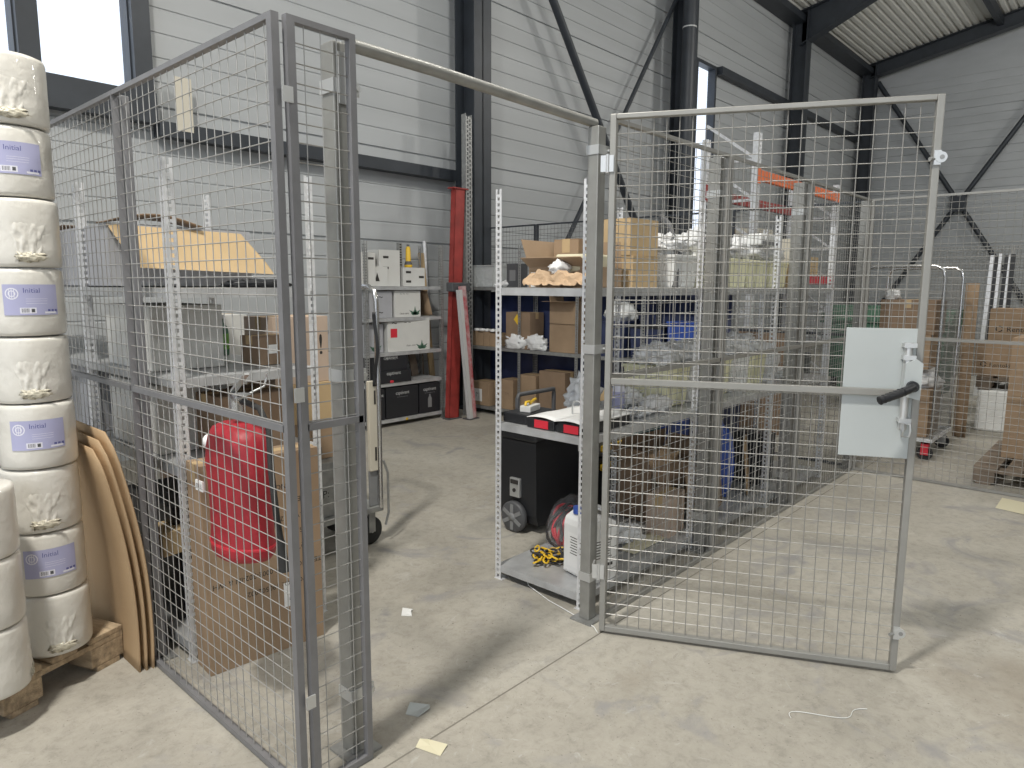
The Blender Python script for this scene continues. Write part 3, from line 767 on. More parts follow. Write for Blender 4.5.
m = MB(); m.box(-.035, .03, -.0, .012, 0, .21); m.build('lower_panel', 'grey', tb, bev=.003)
for z in (.60, .27): m = MB(); m.box(.0, .012, -.0135, -.011, z, z+.08); m.build('slot', 'ink', tb)
m = MB(); m.grid(6, 24, lambda u, v: (2.398+.006*math.sin(v*5)+(u-.5)*.016, 3.212+.012*math.sin(v*7+1)-.01*u, 1.36-.42*v), 0, True, th=.003); tag(m.build('black_strap', 'black'), 'black strap hanging from the chrome trolley handle', 'strap')
carton('tan carton upper one on the trolley behind the doorway post', (2.02, 3.50, .98), (.34, .28, .36), R(3), 'pink', group='cartons on the trolley', texts=(('!', .16, '-y', .12, .2, 'ink'),))
carton('tan carton second from top on the trolley behind the doorway post', (2.03, 3.50, .76), (.35, .3, .218), 0, 'tan', group='cartons on the trolley')
carton('brown carton with bar marks on trolley above the grey crate', (2.02, 3.50, .545), (.36, .3, .213), 0, 'kraft', group='cartons on the trolley', texts=(('||||', .05, '-y', .08, .05, 'ink'), ('||||', .05, '-y', -.08, .05, 'ink')))
carton('grey crate at the bottom of the trolley load', (2.0, 3.44, .237), (.42, .36, .305), 0, 'galvd', tape=None, flaps=False, texts=(('P:', .06, '-y', .08, .13, 'ink'),))
# second row of goods between left shelving and back wall
carton('white appliance carton behind the left shelving end', (1.98, 4.45, .86), (.4, .4, .46), 0, 'whitec')
carton('brown carton under the white appliance carton', (1.98, 4.45, .43), (.44, .42, .428), 0, 'kraftd')
carton('large brown carton on the floor under the carton pile behind the trolley', (1.98, 4.45, 0), (.46, .44, .428), 0, 'kraftd')

# ------------------------------------------------------------------ back wall shelving
bs = shelf_unit('shelving unit against the long wall with white and black cartons', (4.30, 5.905, 0), 0, (1.03,), .38, (.085, .475, .80, 1.165, 1.495), up=UPD)
m = MB(); m.box(4.80, 4.83, 5.9035, 5.9065, .05, .075); tag(m.build('yellow_sticker', 'yellow'), 'small yellow sticker on the bottom shelf edge by the black cartons', 'sticker')
G = 'white cartons on the wall shelving'
carton('white carton at left end of the wall shelf top', (4.37, 6.06, 1.497), (.17, .26, .34), 0, 'whitec', tape=None, group=G, handle=(('-y', .03, .28),))
carton('tall white carton with hand holes on the wall shelf top', (4.655, 6.08, 1.497), (.27, .26, .375), 0, 'whitec', tape=None, group=G, handle=(('-y', -.05, .30), ('-y', -.05, .19)))
carton('small tilted white carton in front of the tall one, with dark triangle mark', (4.52, 5.98, 1.497), (.20, .07, .20), R(-4), 'whitec', tape=None, texts=((lambda mb, X, s: mb.add([(-.03, -.04, 0), (.03, -.04, 0), (.0, .05, 0)], [(0, 1, 2)], 0, False, X), 1, '-y', -.03, .09, 'ink'),))
carton('low white carton with two dark hand holes on the wall shelf top', (4.985, 6.08, 1.497), (.30, .26, .20), 0, 'whitec', tape=None, group=G, handle=(('-y', -.08, .15), ('-y', -.08, .05), ('-y', .10, .10)))
m = MB(); m.box(4.90, 4.945, 6.10, 6.14, 1.6995, 1.965); o = tag(m.build('cable_duct', 'galvd'), 'grey slotted duct standing upright on the low white carton', 'cable duct')
q = MB()
for k in range(9): q.box(4.91, 4.935, 6.0985, 6.1005, 1.72+k*.027, 1.735+k*.027)
q.build('slot', 'ink', o)
m = MB(); m.lathe([(0, 0), (.042, 0), (.045, .03), (.03, .07), (.025, .21), (.018, .225), (0, .23)], 18); tag(m.build('glue_bottle', 'yellow', None, loc=(5.02, 6.09, 1.6995)), 'yellow glue bottle standing on the low white carton', 'bottle')
m = MB(); m.lathe([(.0455, .03), (.031, .069)], 18); m.build('dark_band', 'dgrey', bpy.data.objects['glue_bottle']); m = MB(); m.lathe([(.016, .2305), (.016, .25), (0, .25)], 14); m.build('bottle_cap', 'dgrey', bpy.data.objects['glue_bottle'])
GR = 'printed_leaf'
def leaves(mb, X, s):
    for k in range(9):
        a = .3+k*.32; L = .07+.03*math.sin(k*2)
        mb.add([(0, 0, 0), (L*.5*math.cos(a)-.012*math.sin(a), L*.5*math.sin(a)+.012*math.cos(a), 0), (L*math.cos(a), L*math.sin(a), 0), (L*.5*math.cos(a)+.012*math.sin(a), L*.5*math.sin(a)-.012*math.cos(a), 0)], [(0, 3, 2, 1)], 0, False, X)
carton('grey-white carton with leaf print on the upper middle wall shelf', (4.88, 6.09, 1.167), (.36, .3, .285), 0, 'whitec', texts=((leaves, 1, '-y', .10, .02, 'green'), ('~ ~ ~', .05, '-y', -.05, .25, 'ink'), ('clean care', .03, '-y', -.05, .04, 'ink')))
carton('plain grey carton left of the leaf printed carton', (4.52, 6.09, 1.167), (.30, .3, .28), 0, 'greyc', texts=(('~', .1, '-y', 0, .22, 'ink'), ('~', .1, '-y', 0, .06, 'ink')))
m = MB(); m.grid(1, 6, lambda u, v: (5.20+.06*v, 5.99+.2*u-.02*v, 1.166+.012+.27*(1-v)), 0, True, th=.005); tag(m.build('cardboard_flap', 'kraft'), 'brown cardboard piece leaning beside the leaf printed carton', 'cardboard')
carton('big white carton with dark red square on the middle wall shelf', (4.885, 6.07, .802), (.56, .3, .355), R(-3), 'whitec', texts=((rect_mark(.085, .095), 1, '-y', -.20, .20, 'redb'), (leaves, 1, '-y', .17, .015, 'green'), ('~', .12, '-y', -.19, .31, 'ink'), ('~ ~', .06, '-y', -.02, .31, 'ink'), ('clean care', .03, '-y', .02, .06, 'ink')))
carton('grey carton with leaf print behind the big white carton', (4.45, 6.10, .802), (.24, .25, .30), 0, 'greyc', texts=((leaves, 1, '-y', .02, .02, 'green'),))
def bc(label, x, z, w, h, t1=True, g='black printed cartons on the wall shelving', dd=.30, y=6.07):
    tx = [('captivant', .052, '-y', 0, h*.80, 'inkw'), ('- - - - - - - -', .03, '-y', 0, h*.68, 'inkw')]
    return carton(label, (x, y, z), (w, dd, h), 0, 'blackc', tape=None, group=g, texts=tx if t1 else tx[:1])
bc('upper black carton on the lower middle wall shelf', 4.62, .477+.131, .46, .175)
bc('thin black carton under the upper black carton', 4.64, .477, .48, .13, False, y=6.05)
bc('left black carton on the bottom wall shelf', 4.42, .087, .22, .33)
bc('middle black carton on the bottom wall shelf', 4.77, .087, .44, .335)
o = bc('right black carton with bottle print on the bottom wall shelf', 5.16, .087, .30, .335)
q = MB(); q.lathe([(.03, -.06), (.035, -.03), (.035, .02), (.012, .04), (.012, .07)], 4) if 0 else q.add([(-.028, -.1505, .06), (.028, -.1505, .06), (.028, -.1505, .16), (.01, -.1505, .19), (.01, -.1505, .21), (-.01, -.1505, .21), (-.01, -.1505, .19), (-.028, -.1505, .16)], [(0, 1, 2, 3, 4, 5, 6, 7)]); q.build('bottle_print', 'grey', o)
m = MB(); m.box(-.075, .07, -.035, .035, 0, .03); m.box(-.05, .06, -.03, .03, .03, .045); tag(m.build('red_pouch', 'redb', None, bev=.01, loc=(4.66, 5.94, .476), rz=R(12)), 'small red pouch lying in front of the thin black carton', 'pouch')
def plank(label, a, b, w, t, mt, name='wooden_plank'):
    m = MB(); m.bar(a, b, w, t, up=(0, 1, 0)); return tag(m.build(name, mt, None, bev=.003), label, 'plank')
plank('pale pine plank leaning upright right of the wall shelving', (5.46, 6.16, .01), (5.43, 6.36, 1.88), .075, .025, 'plank')
plank('dark narrow plank leaning between the wall shelving and the pine plank', (5.40, 6.30, .005), (5.385, 6.38, 1.66), .05, .02, 'woodd')
plank('short weathered plank standing on the lower wall shelf behind black cartons', (5.20, 6.22, .478), (5.16, 6.24, .79), .10, .02, 'woodd')
m = MB(); m.cyl((5.52, 6.30, .005), (5.51, 6.385, 2.02), .022, n=12); tag(m.build('steel_tube', 'galv'), 'galvanised steel tube leaning on the wall beside the red beam', 'tube')

# ------------------------------------------------------------------ red beam, worn beam and perforated upright on the column
def channel(mb, a, b, w, d, t=.012, mi=0, up=(0, 1, 0)):
    a = Vector(a); b = Vector(b); ax_ = (b-a).normalized(); y = Vector(up); y = (y-ax_*y.dot(ax_)).normalized(); x = y.cross(ax_)
    for p0, p1, ww, hh in ((y*(-d/2+t/2), 0, w, t), (x*(-w/2+t/2), 0, t, d), (x*(w/2-t/2), 0, t, d)):
        q = [p + p0 + x*i*ww/2 + y*j*hh/2 for p in (a, b) for i, j in ((-1, -1), (1, -1), (1, 1), (-1, 1))]
        mb.add(q, [(3, 2, 1, 0), (4, 5, 6, 7), (0, 1, 5, 4), (1, 2, 6, 5), (2, 3, 7, 6), (3, 0, 4, 7)], mi)
m = MB(); channel(m, (5.385, 5.80, .012), (5.60, 5.90, 2.58), .15, .07); o = tag(m.build('red_beam', 'redp'), 'long red steel beam leaning against the dark column', 'beam')
q = MB(); q.add([], []); X = Matrix.Translation((5.60, 5.90, 2.58)); q.box(-.115, .115, -.05, .05, -.002, .012, 0, X); q.build('end_plate', 'redp', o)
q = MB(); q.box(-.10, .10, -.06, .05, 0, .012, 0, Matrix.Translation((5.385, 5.80, 0))); q.build('foot_plate', 'dgrey', o)
m = MB(); m.box(-.17, .13, -.05, .05, 0, .10); tag(m.build('pipe_clip', 'dgrey', None, bev=.01, loc=(5.52, 5.80, 1.44), rz=R(3)), 'dark clamp block fixed across the red beam at shelf height', 'clamp')
m = MB(); channel(m, (5.545, 5.62, .012), (5.46, 5.70, 1.50), .07, .05)
o = tag(m.build('worn_beam', 'redw'), 'shorter worn beam with white and red sides leaning beside the red beam', 'beam')
m = MB(); m.bar((5.485, 5.605, .012), (5.40, 5.685, 1.46), .05, .05, up=(0, 1, 0)); m.build('white_side', 'dust', o)
m = MB(); m.box(5.44, 5.60, 5.57, 5.68, 0, .012); m.build('foot_plate', 'dgrey', o)
m = MB(); m.bar((5.47, 5.70, .90), (5.475, 5.69, 1.09), .035, .004, up=(0, 1, 0)); m.build('paper_label', 'paper', bpy.data.objects['red_beam'])
m = MB()
a, b = Vector((5.66, 5.78, .01)), Vector((5.80, 5.93, 3.43)); L = (b-a).length; dz = (b-a).normalized(); xx = Vector((1, 0, 0)); xx = (xx-dz*xx.dot(dz)).normalized(); yy = dz.cross(xx)
X = Matrix(((xx.x, yy.x, dz.x, a.x), (xx.y, yy.y, dz.y, a.y), (xx.z, yy.z, dz.z, a.z), (0, 0, 0, 1)))
for k in range(int(L/.05)):
    z = k*.05
    m.box(-.045, -.028, 0, .004, z, z+.05, 0, X); m.box(.028, .045, 0, .004, z, z+.05, 0, X); m.box(-.008, .008, 0, .004, z, z+.05, 0, X)
    for u in (-.028, .008): m.box(u, u+.02, 0, .004, z+(.0 if u < 0 else .025), z+(.018 if u < 0 else .043), 0, X)
m.box(.045, .049, 0, .07, 0, L, 0, X); m.box(-.049, -.045, 0, .07, 0, L, 0, X)
tag(m.build('rack_upright', 'galvd'), 'very tall perforated rack upright leaning on the dark column behind red beam', 'rack upright')

# ------------------------------------------------------------------ shelving along the cage's far end (faces -X)
sc_ = shelf_unit('dark shelving unit along the far cage end with brown cartons', (5.86, 6.02, 0), R(-90), (.80, .80, .80, .80), .30, (.09, .80, 1.49), up=UPD, mt='galvd')
# note: local x runs toward -Y, depth toward +X ... contents
m = MB(); m.grid(40, 1, lambda u, v: (6.18+.012*math.sin(u*60), 5.95-3.1*u, .05+1.38*v), 0, True, th=.004)
tag(m.build('navy_sheet', 'navy'), 'dark navy corrugated sheet closing the back of the brown carton shelf', 'sheet')
t = thing('plastic_crate', 'translucent plastic crate on the far shelf top next to the column', 'crate', (6.0, 5.82, 1.492), R(-90))
m = MB()
for a in ((-.20, .20, -.125, -.121), (-.20, .20, .121, .125), (-.20, -.196, -.12, .12), (.196, .20, -.12, .12)): m.box(*a, 0, .25)
m.box(-.2, .2, -.125, .125, 0, .004); m.build('crate_body', 'crate', t)
m = MB()
for a in ((-.212, .212, -.137, -.125), (-.212, .212, .125, .137), (-.212, -.2, -.125, .125), (.2, .212, -.125, .125)): m.box(*a, .236, .25)
m.build('crate_rim', 'crate', t)
m = MB(); m.lump((0, 0, .006), (.15, .09, .07), 3, .3); m.build('crumpled_content', 'whiteb', t)
m = MB(); m.cyl((6.03, 5.66, 1.492), (6.03, 5.66, 2.05), .012, n=10); tag(m.build('upright_rod', 'galv'), 'thin metal rod standing on the far shelf top behind the crate', 'rod')
for k in range(3): tag(MB().cyl((5.90, 5.62-k*.07, 1.511), (5.95, 5.60-k*.07, 1.511), .018, n=14).build('small_roll', 'tubw'), 'tiny white roll lying in front of the crate, %s from the column' % ['first', 'second', 'third'][k], 'roll', 'tiny rolls in front of the crate')
carton('dark grey device box with slot on the far shelf top', (6.0, 5.36, 1.492), (.16, .18, .26), R(-90), 'dgrey', tape=None, texts=((rect_mark(.09, .12), 1, '-y', .01, .13, 'grey'),))
m = MB(); m.lump((5.97, 5.47, 1.492), (.08, .08, .045), 5, .4); tag(m.build('crumpled_film', 'whiteb'), 'crumpled white film beside the dark grey device box', 'film')
GC = 'small brown cartons in a row on the far shelf'
for k in range(4): carton('small brown carton in the row, %s from the column' % ['first', 'second', 'third', 'fourth'][k], (5.99, 5.95-k*.105, .802), (.10, .2, .17-.015*(k % 2)), R(-90), 'kraft', group=GC)
m = MB()
for k in range(5): m.lump((5.92, 5.92-k*.085, .972), (.04, .04, .02), k, .4, n=8)
for k in range(5): m.lump((5.92, 5.56-k*.02, .802), (.03, .03, .03), k, .4, n=6) if k < 1 else None
tag(m.build('white_film_scraps', 'whiteb'), 'white film scraps lying along the row of small brown cartons', 'film scraps', kind='stuff')
o = carton('brown carton with yellow sticker on the far middle shelf', (6.0, 5.24, .802), (.36, .24, .41), R(-90), 'kraftd')
m = MB(); m.add([(-.06, -.1215, .33), (0, -.1215, .27), (.05, -.1215, .33), (-.01, -.1215, .39)], [(0, 1, 2, 3)]); m.build('yellow_sticker', 'yellow', o)
for k, (y, s) in enumerate(((5.27, .17), (4.98, .15))):
    m = MB(); m.lump((5.90, y, .802), (.055, s, .10), 11+k, .45, 3, 16, ridge=True); tag(m.build('plastic_bag', 'bag'), ['crumpled clear bag in front of the carton with yellow sticker', 'crumpled clear bag right of the carton with yellow sticker'][k], 'bag')
carton('tall tan carton on the far middle shelf, lower of two', (6.0, 4.60, .802), (.36, .24, .30), R(-90), 'kraft')
open_carton('opened_carton', 'open brown carton standing on the tall tan carton', (6.0, 4.60, 1.1025), (.36, .24, .24), R(-90), 'kraft', [('-y', .14, R(88)), ('+x', .14, R(40)), ('-x', .12, R(10))])
o = carton('low carton with white label on the far bottom shelf', (6.0, 5.86, .092), (.34, .24, .28), R(-90), 'kraft', texts=((rect_mark(.15, .15), 1, '-y', -.02, .12, 'paper'), ('P|', .08, '-y', -.02, .12, 'ink')))
carton('left brown carton on the far bottom shelf', (6.0, 5.42, .092), (.22, .24, .34), R(-90), 'kraft', texts=(('ITEM', .05, '-y', 0, .18, 'kraftd'),))
carton('middle brown carton on the far bottom shelf, the tallest', (6.0, 5.10, .092), (.26, .24, .42), R(-90), 'kraft')
carton('right brown carton on the far bottom shelf', (6.0, 4.72, .092), (.40, .24, .30), R(-90), 'kraftd')
carton('brown carton lying on the right brown carton of the far bottom shelf', (6.0, 4.74, .3925), (.36, .24, .19), R(-90), 'kraftd')
for k, (y, w_, h, mt_) in enumerate(((4.02, .40, .34, 'navy'), (3.58, .36, .30, 'navy'), (3.18, .34, .36, 'blue'))):
    t = thing('storage_bin', ['dark navy bin on the far middle shelf, under the grey bag', 'dark navy bin on the far middle shelf, between two bins', 'bright blue bin on the far middle shelf'][k], 'bin', (6.0, y, .802), R(-90), 'bins on the far middle shelf')
    m = MB(); m.prism([(-w_/2*.9, 0), (w_/2*.9, 0), (w_/2, h), (-w_/2, h)], -.12, .12); m.build('bin_body', mt_, t, bev=.006)
    m = MB(); m.box(-w_/2-.01, w_/2+.01, -.13, .13, h, h+.02); m.build('bin_rim', 'black' if k == 1 else mt_, t, bev=.004)
m = MB(); m.lump((6.0, 3.95, 1.163), (.12, .17, .11), 21, .35, 2); tag(m.build('grey_sack', 'tubw'), 'grey-white sack lying on a navy bin behind the top right shelf', 'sack')
carton('yellow and white carton on the far bottom shelf behind blue bags', (6.0, 3.9, .092), (.4, .24, .36), R(-90), 'tan')
carton('dark carton on the far bottom shelf end', (6.0, 3.3, .092), (.5, .24, .45), R(-90), 'navy', tape=None)

# ------------------------------------------------------------------ right shelving: top shelf
TZ, MZ, BZ = 1.502, .827, .077
t = open_carton('opened_carton', 'torn open brown carton with raised flap on right shelf top', (2.87, 2.17, TZ), (.30, .36, .10), R(4), 'kraft', [('-x', .09, R(62)), ('+y', .15, R(22)), ('+x', .13, R(-5))])
m = MB(); m.box(-.11, .12, -.10, .10, 0, .085); tag(m.build('white_parcel', 'cream', None, bev=.01, loc=(2.83, 2.09, TZ+.075), rz=R(12)), 'cream white parcel sitting in the torn open carton', 'parcel')
m = MB()
m.grid(40, 14, lambda u, v: (2.57+.11*v+.02*noise.noise(Vector((u*7, v*5, 2))), 2.25-.36*u+.015*math.sin(v*9), TZ+.001+(.085*math.sin(PI*min(1, v*1.1+.05))*(.6+.6*abs(noise.noise(Vector((u*6, v*4, 1)))))) + .02*max(0, noise.noise(Vector((u*15, v*9, 5))))), 0, False, th=.002)
tag(m.build('kraft_wrapping', 'kpaper'), 'crumpled brown wrapping paper in front of torn open carton', 'wrapping paper')
m = MB(); m.box(-.04, .04, -.03, .03, 0, .075); tag(m.build('small_white_box', 'whitec', None, bev=.004, loc=(2.74, 2.30, TZ+.001), rz=R(20)), 'small white box left of the torn open carton', 'box')
m = MB(); m.lump((2.66, 2.10, TZ+.065), (.075, .035, .035), 9, .4, 3, 14); tag(m.build('crumpled_film', 'whiteb'), 'crumpled white film on the brown wrapping paper', 'film')
carton('brown carton standing behind the doorway post on right shelf top', (2.99, 2.29, TZ), (.09, .16, .25), 0, 'kraft')
GT = 'tan cartons stacked on the right shelf top'
carton('lower tan carton of the pair on right shelf top', (3.26, 2.13, TZ), (.27, .25, .165), R(3), 'tan', group=GT)
carton('upper tan carton of the pair on right shelf top', (3.26, 2.13, TZ+.166), (.26, .24, .19), R(-2), 'tan', group=GT)
def tub(label, x, y, z, w_=.30, d=.24, h=.17, mt_='tub', g=None):
    t = thing('plastic_tub', label, 'tub', (x, y, z), R(rnd.uniform(-3, 3)), g)
    m = MB()
    def ring(k): return
    b, tp = .88, 1.
    vs = [(sx*w_/2*q, sy*d/2*q, zz) for q, zz in ((b, 0), (tp, h)) for sx, sy in ((-1, -1), (1, -1), (1, 1), (-1, 1))]
    m.add(vs, [(3, 2, 1, 0), (0, 1, 5, 4), (1, 2, 6, 5), (2, 3, 7, 6), (3, 0, 4, 7), (4, 5, 6, 7)]); m.build('tub_body', mt_, t, bev=.012)
    m = MB(); m.box(-w_/2-.008, w_/2+.008, -d/2-.008, d/2+.008, h-.012, h+.004); m.build('tub_rim', mt_, t, bev=.003)
    return t
GB = 'pale yellow tubs on the right shelf top'; nm = ['first', 'second', 'third', 'fourth', 'fifth', 'sixth']
for k, x in enumerate((3.68, 4.02, 4.36, 4.70, 5.04)):
    tub('pale yellow tub on right shelf top, %s after the tan cartons' % nm[k], x, 2.12, TZ, .31, .27, .18, 'tub' if k else 'tubw', GB)
    m = MB(); m.lump((x+rnd.uniform(-.02, .02), 2.12, TZ+.185), (.16, .13, .07+.02*(k % 2)), 30+k, .55, 3.2, 18, ridge=True)
    tag(m.build('clear_bag', 'bag'), 'crumpled clear bag on the %s tub of the right shelf top' % nm[k], 'bag', 'clear bags on the right shelf top')
t = thing('sensor_bar', 'grey device with two round knobs on the top shelf bags', 'device', (4.78, 2.00, TZ+.285), R(0))
m = MB(); m.box(-.17, .17, -.05, .05, 0, .075); m.build('device_body', 'tubw', t, bev=.012)
for x in (-.10, .10): q = MB(); q.cyl((x, -.062, .04), (x, -.05, .04), .022, n=16); q.build('knob', 'inkw', t)
q = MB(); q.box(-.16, .16, -.054, -.049, .0, .025); q.build('dark_strip', 'grey', t)
carton('cream upright carton on right shelf top by the third upright', (5.52, 2.10, TZ), (.18, .2, .37), 0, 'beige', tape=None)
carton('small tan carton beside the cream upright carton', (5.30, 1.99, TZ), (.16, .12, .17), 0, 'tan')
m = MB(); m.tube([(3.56, 1.99, TZ+.004), (3.62, 2.02, TZ+.2), (3.70, 2.12, TZ+.36), (3.74, 2.2, TZ+.42)], .018, 8); tag(m.build('dark_rod', 'dgrey'), 'dark rod leaning between the tan cartons and the first tub', 'rod')

# middle shelf
t = thing('ring_binder', 'black open ring binder with white papers and red labels on right middle shelf', 'binder', (2.545, 1.87, MZ), 0)
for y0, y1, h in ((0, .145, .050), (.165, .335, .046)):
    m = MB(); m.box(0, .40, y0, y1, 0, h); m.build('binder_cover', 'black', t, bev=.004)
m = MB(); m.box(.01, .39, .145, .165, 0, .03); m.build('binder_spine', 'black', t)
for y0, y1, z, x0 in ((-.012, .148, .0515, -.01), (.160, .335, .0475, .0)):
    m = MB(); m.grid(8, 6, lambda u, v: (x0+.41*u, y0+(y1-y0)*v, z+.010*math.sin(v*PI)+.004*math.sin(u*5)**2), 0, True, th=.004); m.build('paper_stack', 'paper', t)
for x in (.17, .245):
    m = MB(); m.tube([(x, .125, .058), (x, .122, .095), (x, .13, .118), (x, .155, .128), (x, .178, .118), (x, .187, .09), (x, .186, .056)], .004, 8); m.build('binder_ring', 'zinc', t)
for y in (.02, .20): m = MB(); m.box(-.003, .003, y, y+.085, .005, .043); m.build('red_label', 'redb', t)
t = thing('flat_case', 'flat black case at the left end of the right middle shelf', 'case', (2.69, 2.303, MZ), 0)
m = MB(); m.box(-.12, .12, -.075, .085, 0, .05); m.build('case_body', 'black', t, bev=.006)
t = thing('staple_box', 'white box with yellow clip on the flat black case', 'box', (2.68, 2.30, MZ+.0505), R(15))
m = MB(); m.box(-.06, .06, -.03, .03, 0, .032); m.build('box_body', 'whitec', t, bev=.004)
m = MB(); m.tube([(-.055, 0, .034), (-.05, 0, .05), (-.01, 0, .05), (.0, 0, .038), (.04, 0, .05), (.085, .01, .048)], .007, 8); m.build('yellow_clip', 'yellow', t)
t = thing('spray_can', 'spray can with red cap on the middle shelf behind the gate hinge side', 'spray can', (3.17, 2.09, MZ), 0)
m = MB(); m.lathe([(0, 0), (.031, 0), (.033, .006), (.033, .145), (.028, .160), (.026, .162), (0, .162)], 22); m.build('can_body', 'lavw', t)
m = MB(); m.lathe([(.0335, .03), (.0335, .12)], 22); m.build('can_label', 'lav', t)
m = MB(); m.lathe([(.025, .162), (.026, .165), (.024, .198), (0, .2)], 18); m.build('can_cap', 'redb', t)
for k, (x, y, sx, sy, sz, mt_, lb) in enumerate(((3.16, 1.96, .10, .05, .03, 'bag', 'crumpled clear bag right of the open binder'), (3.36, 1.97, .12, .06, .05, 'whiteb', 'crumpled white bag right of the spray can'), (3.38, 2.16, .10, .07, .06, 'bag', 'crumpled clear bag behind the spray can'), (3.10, 2.28, .12, .07, .10, 'bag', 'crumpled clear bag at back of the middle shelf'))):
    m = MB(); m.lump((x, y, MZ), (sx, sy, sz), 50+k, .5, 3.2, 18, ridge=True); tag(m.build('plastic_bag', mt_), lb, 'bag')
m = MB()
for k in range(4): m.tube([(3.02+.05*k, 1.92+.02*k, MZ+.012), (3.12+.05*k, 1.93+.02*math.sin(k), MZ+.03), (3.22+.05*k, 1.95, MZ+.012)], .009, 8)
tag(m.build('cable_offcuts', 'grey'), 'grey cable offcuts lying by the edge of the middle shelf', 'cables', kind='stuff')
for k in range(5):
    x = 3.58+k*.275
    tub('%s tub of the row on right middle shelf behind the gate' % nm[k], x, 2.10, MZ, .26, .30, .23, 'tub' if k % 2 == 0 else 'tubw', 'tubs in a row on the right middle shelf')
    m = MB(); m.lump((x, 2.10, MZ+.235), (.14, .14, .07), 70+k, .5, 3., 18, ridge=True)
    tag(m.build('clear_bag', 'bag'), 'crumpled clear bag on the %s tub of the middle shelf row' % nm[k], 'bag', 'clear bags on the middle shelf row')
m = MB(); m.lump((5.02, 2.10, MZ), (.15, .14, .17), 91, .22, 1.8, 20); tag(m.build('white_sack', 'whiteb'), 'plump white sack on the right middle shelf behind the second fence post', 'sack')
m = MB(); m.box(-.2, .2, -.12, .12, 0, .03); m.box(-.15, .18, -.1, .1, .03, .05); tag(m.build('white_film_stack', 'tubw', None, bev=.008, loc=(5.42, 2.1, MZ)), 'flat stack of white film at the far end of the middle shelf', 'film stack')

# bottom shelf and floor behind
t = thing('wheeled_toolbox', 'black wheeled toolbox standing on floor behind the right shelving', 'toolbox', (3.12, 2.63, 0), 0)
m = MB(); m.prism([(.03, .055), (.57, .055), (.59, .12), (.60, .58), (0, .58), (.01, .12)], 0, .30); m.build('toolbox_body', 'black', t, bev=.012)
m = MB(); m.box(-.012, .612, -.012, .312, .5805, .65); m.build('toolbox_lid', 'black', t, bev=.014)
m = MB(); m.box(-.014, .02, .06, .26, .640, .653); m.build('lid_print', 'inkw', t)
m = MB(); X = Matrix.Translation((-.012, .16, .098)) @ Matrix.Rotation(R(90), 4, 'Y'); m.lathe([(.03, -.022), (.085, -.022), (.097, -.013), (.097, .013), (.085, .022), (.03, .022)], 30, X=X); wh = m.build('wheel', 'dgrey', t)
m = MB(); m.lathe([(0, -.027), (.026, -.027), (.028, .024), (0, .024)], 18, X=X)
for k in range(6): a = k*PI/3; m.bar(X @ Vector((.02*math.cos(a), .02*math.sin(a), -.0235)), X @ Vector((.08*math.cos(a), .08*math.sin(a), -.0235)), .024, .004, up=(1, 0, 0))
m.build('wheel_hub', 'grey', wh)
for yy in (.02, .25): m = MB(); m.box(.52, .58, yy, yy+.03, 0, .058); m.build('foot', 'black', t)
m = MB(); m.box(-.012, .012, .12, .20, .22, .34); q = m.build('latch', 'zinc', t, bev=.004)
m = MB(); m.box(-.017, -.011, .13, .19, .305, .33); m.cyl((-.018, .16, .265), (-.011, .16, .265), .012, n=12); m.build('latch_slot', 'ink', q)
m = MB(); m.box(.42, .50, -.0025, .002, .46, .55); m.box(.44, .49, -.0025, .002, .39, .44); m.build('paper_label', 'paper', t)
m = MB(); m.tube([(.50, .27, .65), (.50, .27, .80), (.495, .265, .83), (.14, .265, .83), (.135, .27, .80), (.135, .27, .65)], .014, 10); m.build('pull_handle', 'dgrey', t)
t = thing('tool_case', 'grey and black tool case with yellow latches behind the doorway post', 'tool case', (3.80, 2.66, 0), 0)
m = MB(); m.box(0, .42, 0, .30, .0, .36); m.build('case_body', 'black', t, bev=.015)
m = MB(); m.box(-.006, .426, -.006, .306, .362, .60); m.build('case_top', 'grey', t, bev=.02)
m = MB(); m.lathe([(.0, 0), (.05, 0), (.05, .012), (.03, .012), (.03, .004), (0, .004)], 24, X=Matrix.Translation((.10, -.006, .55)) @ Matrix.Rotation(R(90), 4, 'X')); m.build('round_badge', 'zinc', t)
for z in (.27, .40): m = MB(); m.box(.02, .38, -.03, -.004, z, z+.045); m.build('yellow_latch', 'yellow', t, bev=.008)
t = thing('canister', 'white plastic canister with blue cap on the right bottom shelf', 'canister', (2.745, 1.955, BZ), R(-12))
m = MB(); m.prism([(-.085, .015), (-.07, 0), (.07, 0), (.085, .015), (.085, .26), (.075, .295), (.03, .315), (-.03, .315), (-.075, .295), (-.085, .26)], -.10, .10); m.build('canister_body', 'canister', t, bev=.016, seg=3)
m = MB(); m.cyl((-.035, .055, .312), (-.035, .055, .345), .024, n=20); m.build('blue_cap', 'blue', t)
m = MB(); m.tube([(.03, -.07, .305), (.03, -.06, .35), (.03, .04, .352), (.03, .07, .305)], .013, 10); m.build('carry_handle', 'canister', t)
m = MB(); m.box(-.065, .065, -.1012, -.0995, .06, .225); m.box(-.0862, -.0845, -.07, .07, .05, .22); lb = m.build('label_sheet', 'paper', t)
m = MB()
for i in range(7):
    for x in (-.03, .03): m.box(x-.025, x+.022-.008*(i % 3), -.1018, -.1013, .205-.014*i, .209-.014*i); m.box(-.0868, -.0863, x-.03, x+.022-.006*(i % 2), .20-.014*i, .204-.014*i)
for i in range(6): m.box(-.055+.02*i, -.042+.02*i, -.1018, -.1013, .075, .09)
m.build('label_print', 'ink', lb)
t = thing('cable_bag', 'clear bag of red and black jump leads on right bottom shelf', 'bag', (2.90, 2.19, BZ), 0)
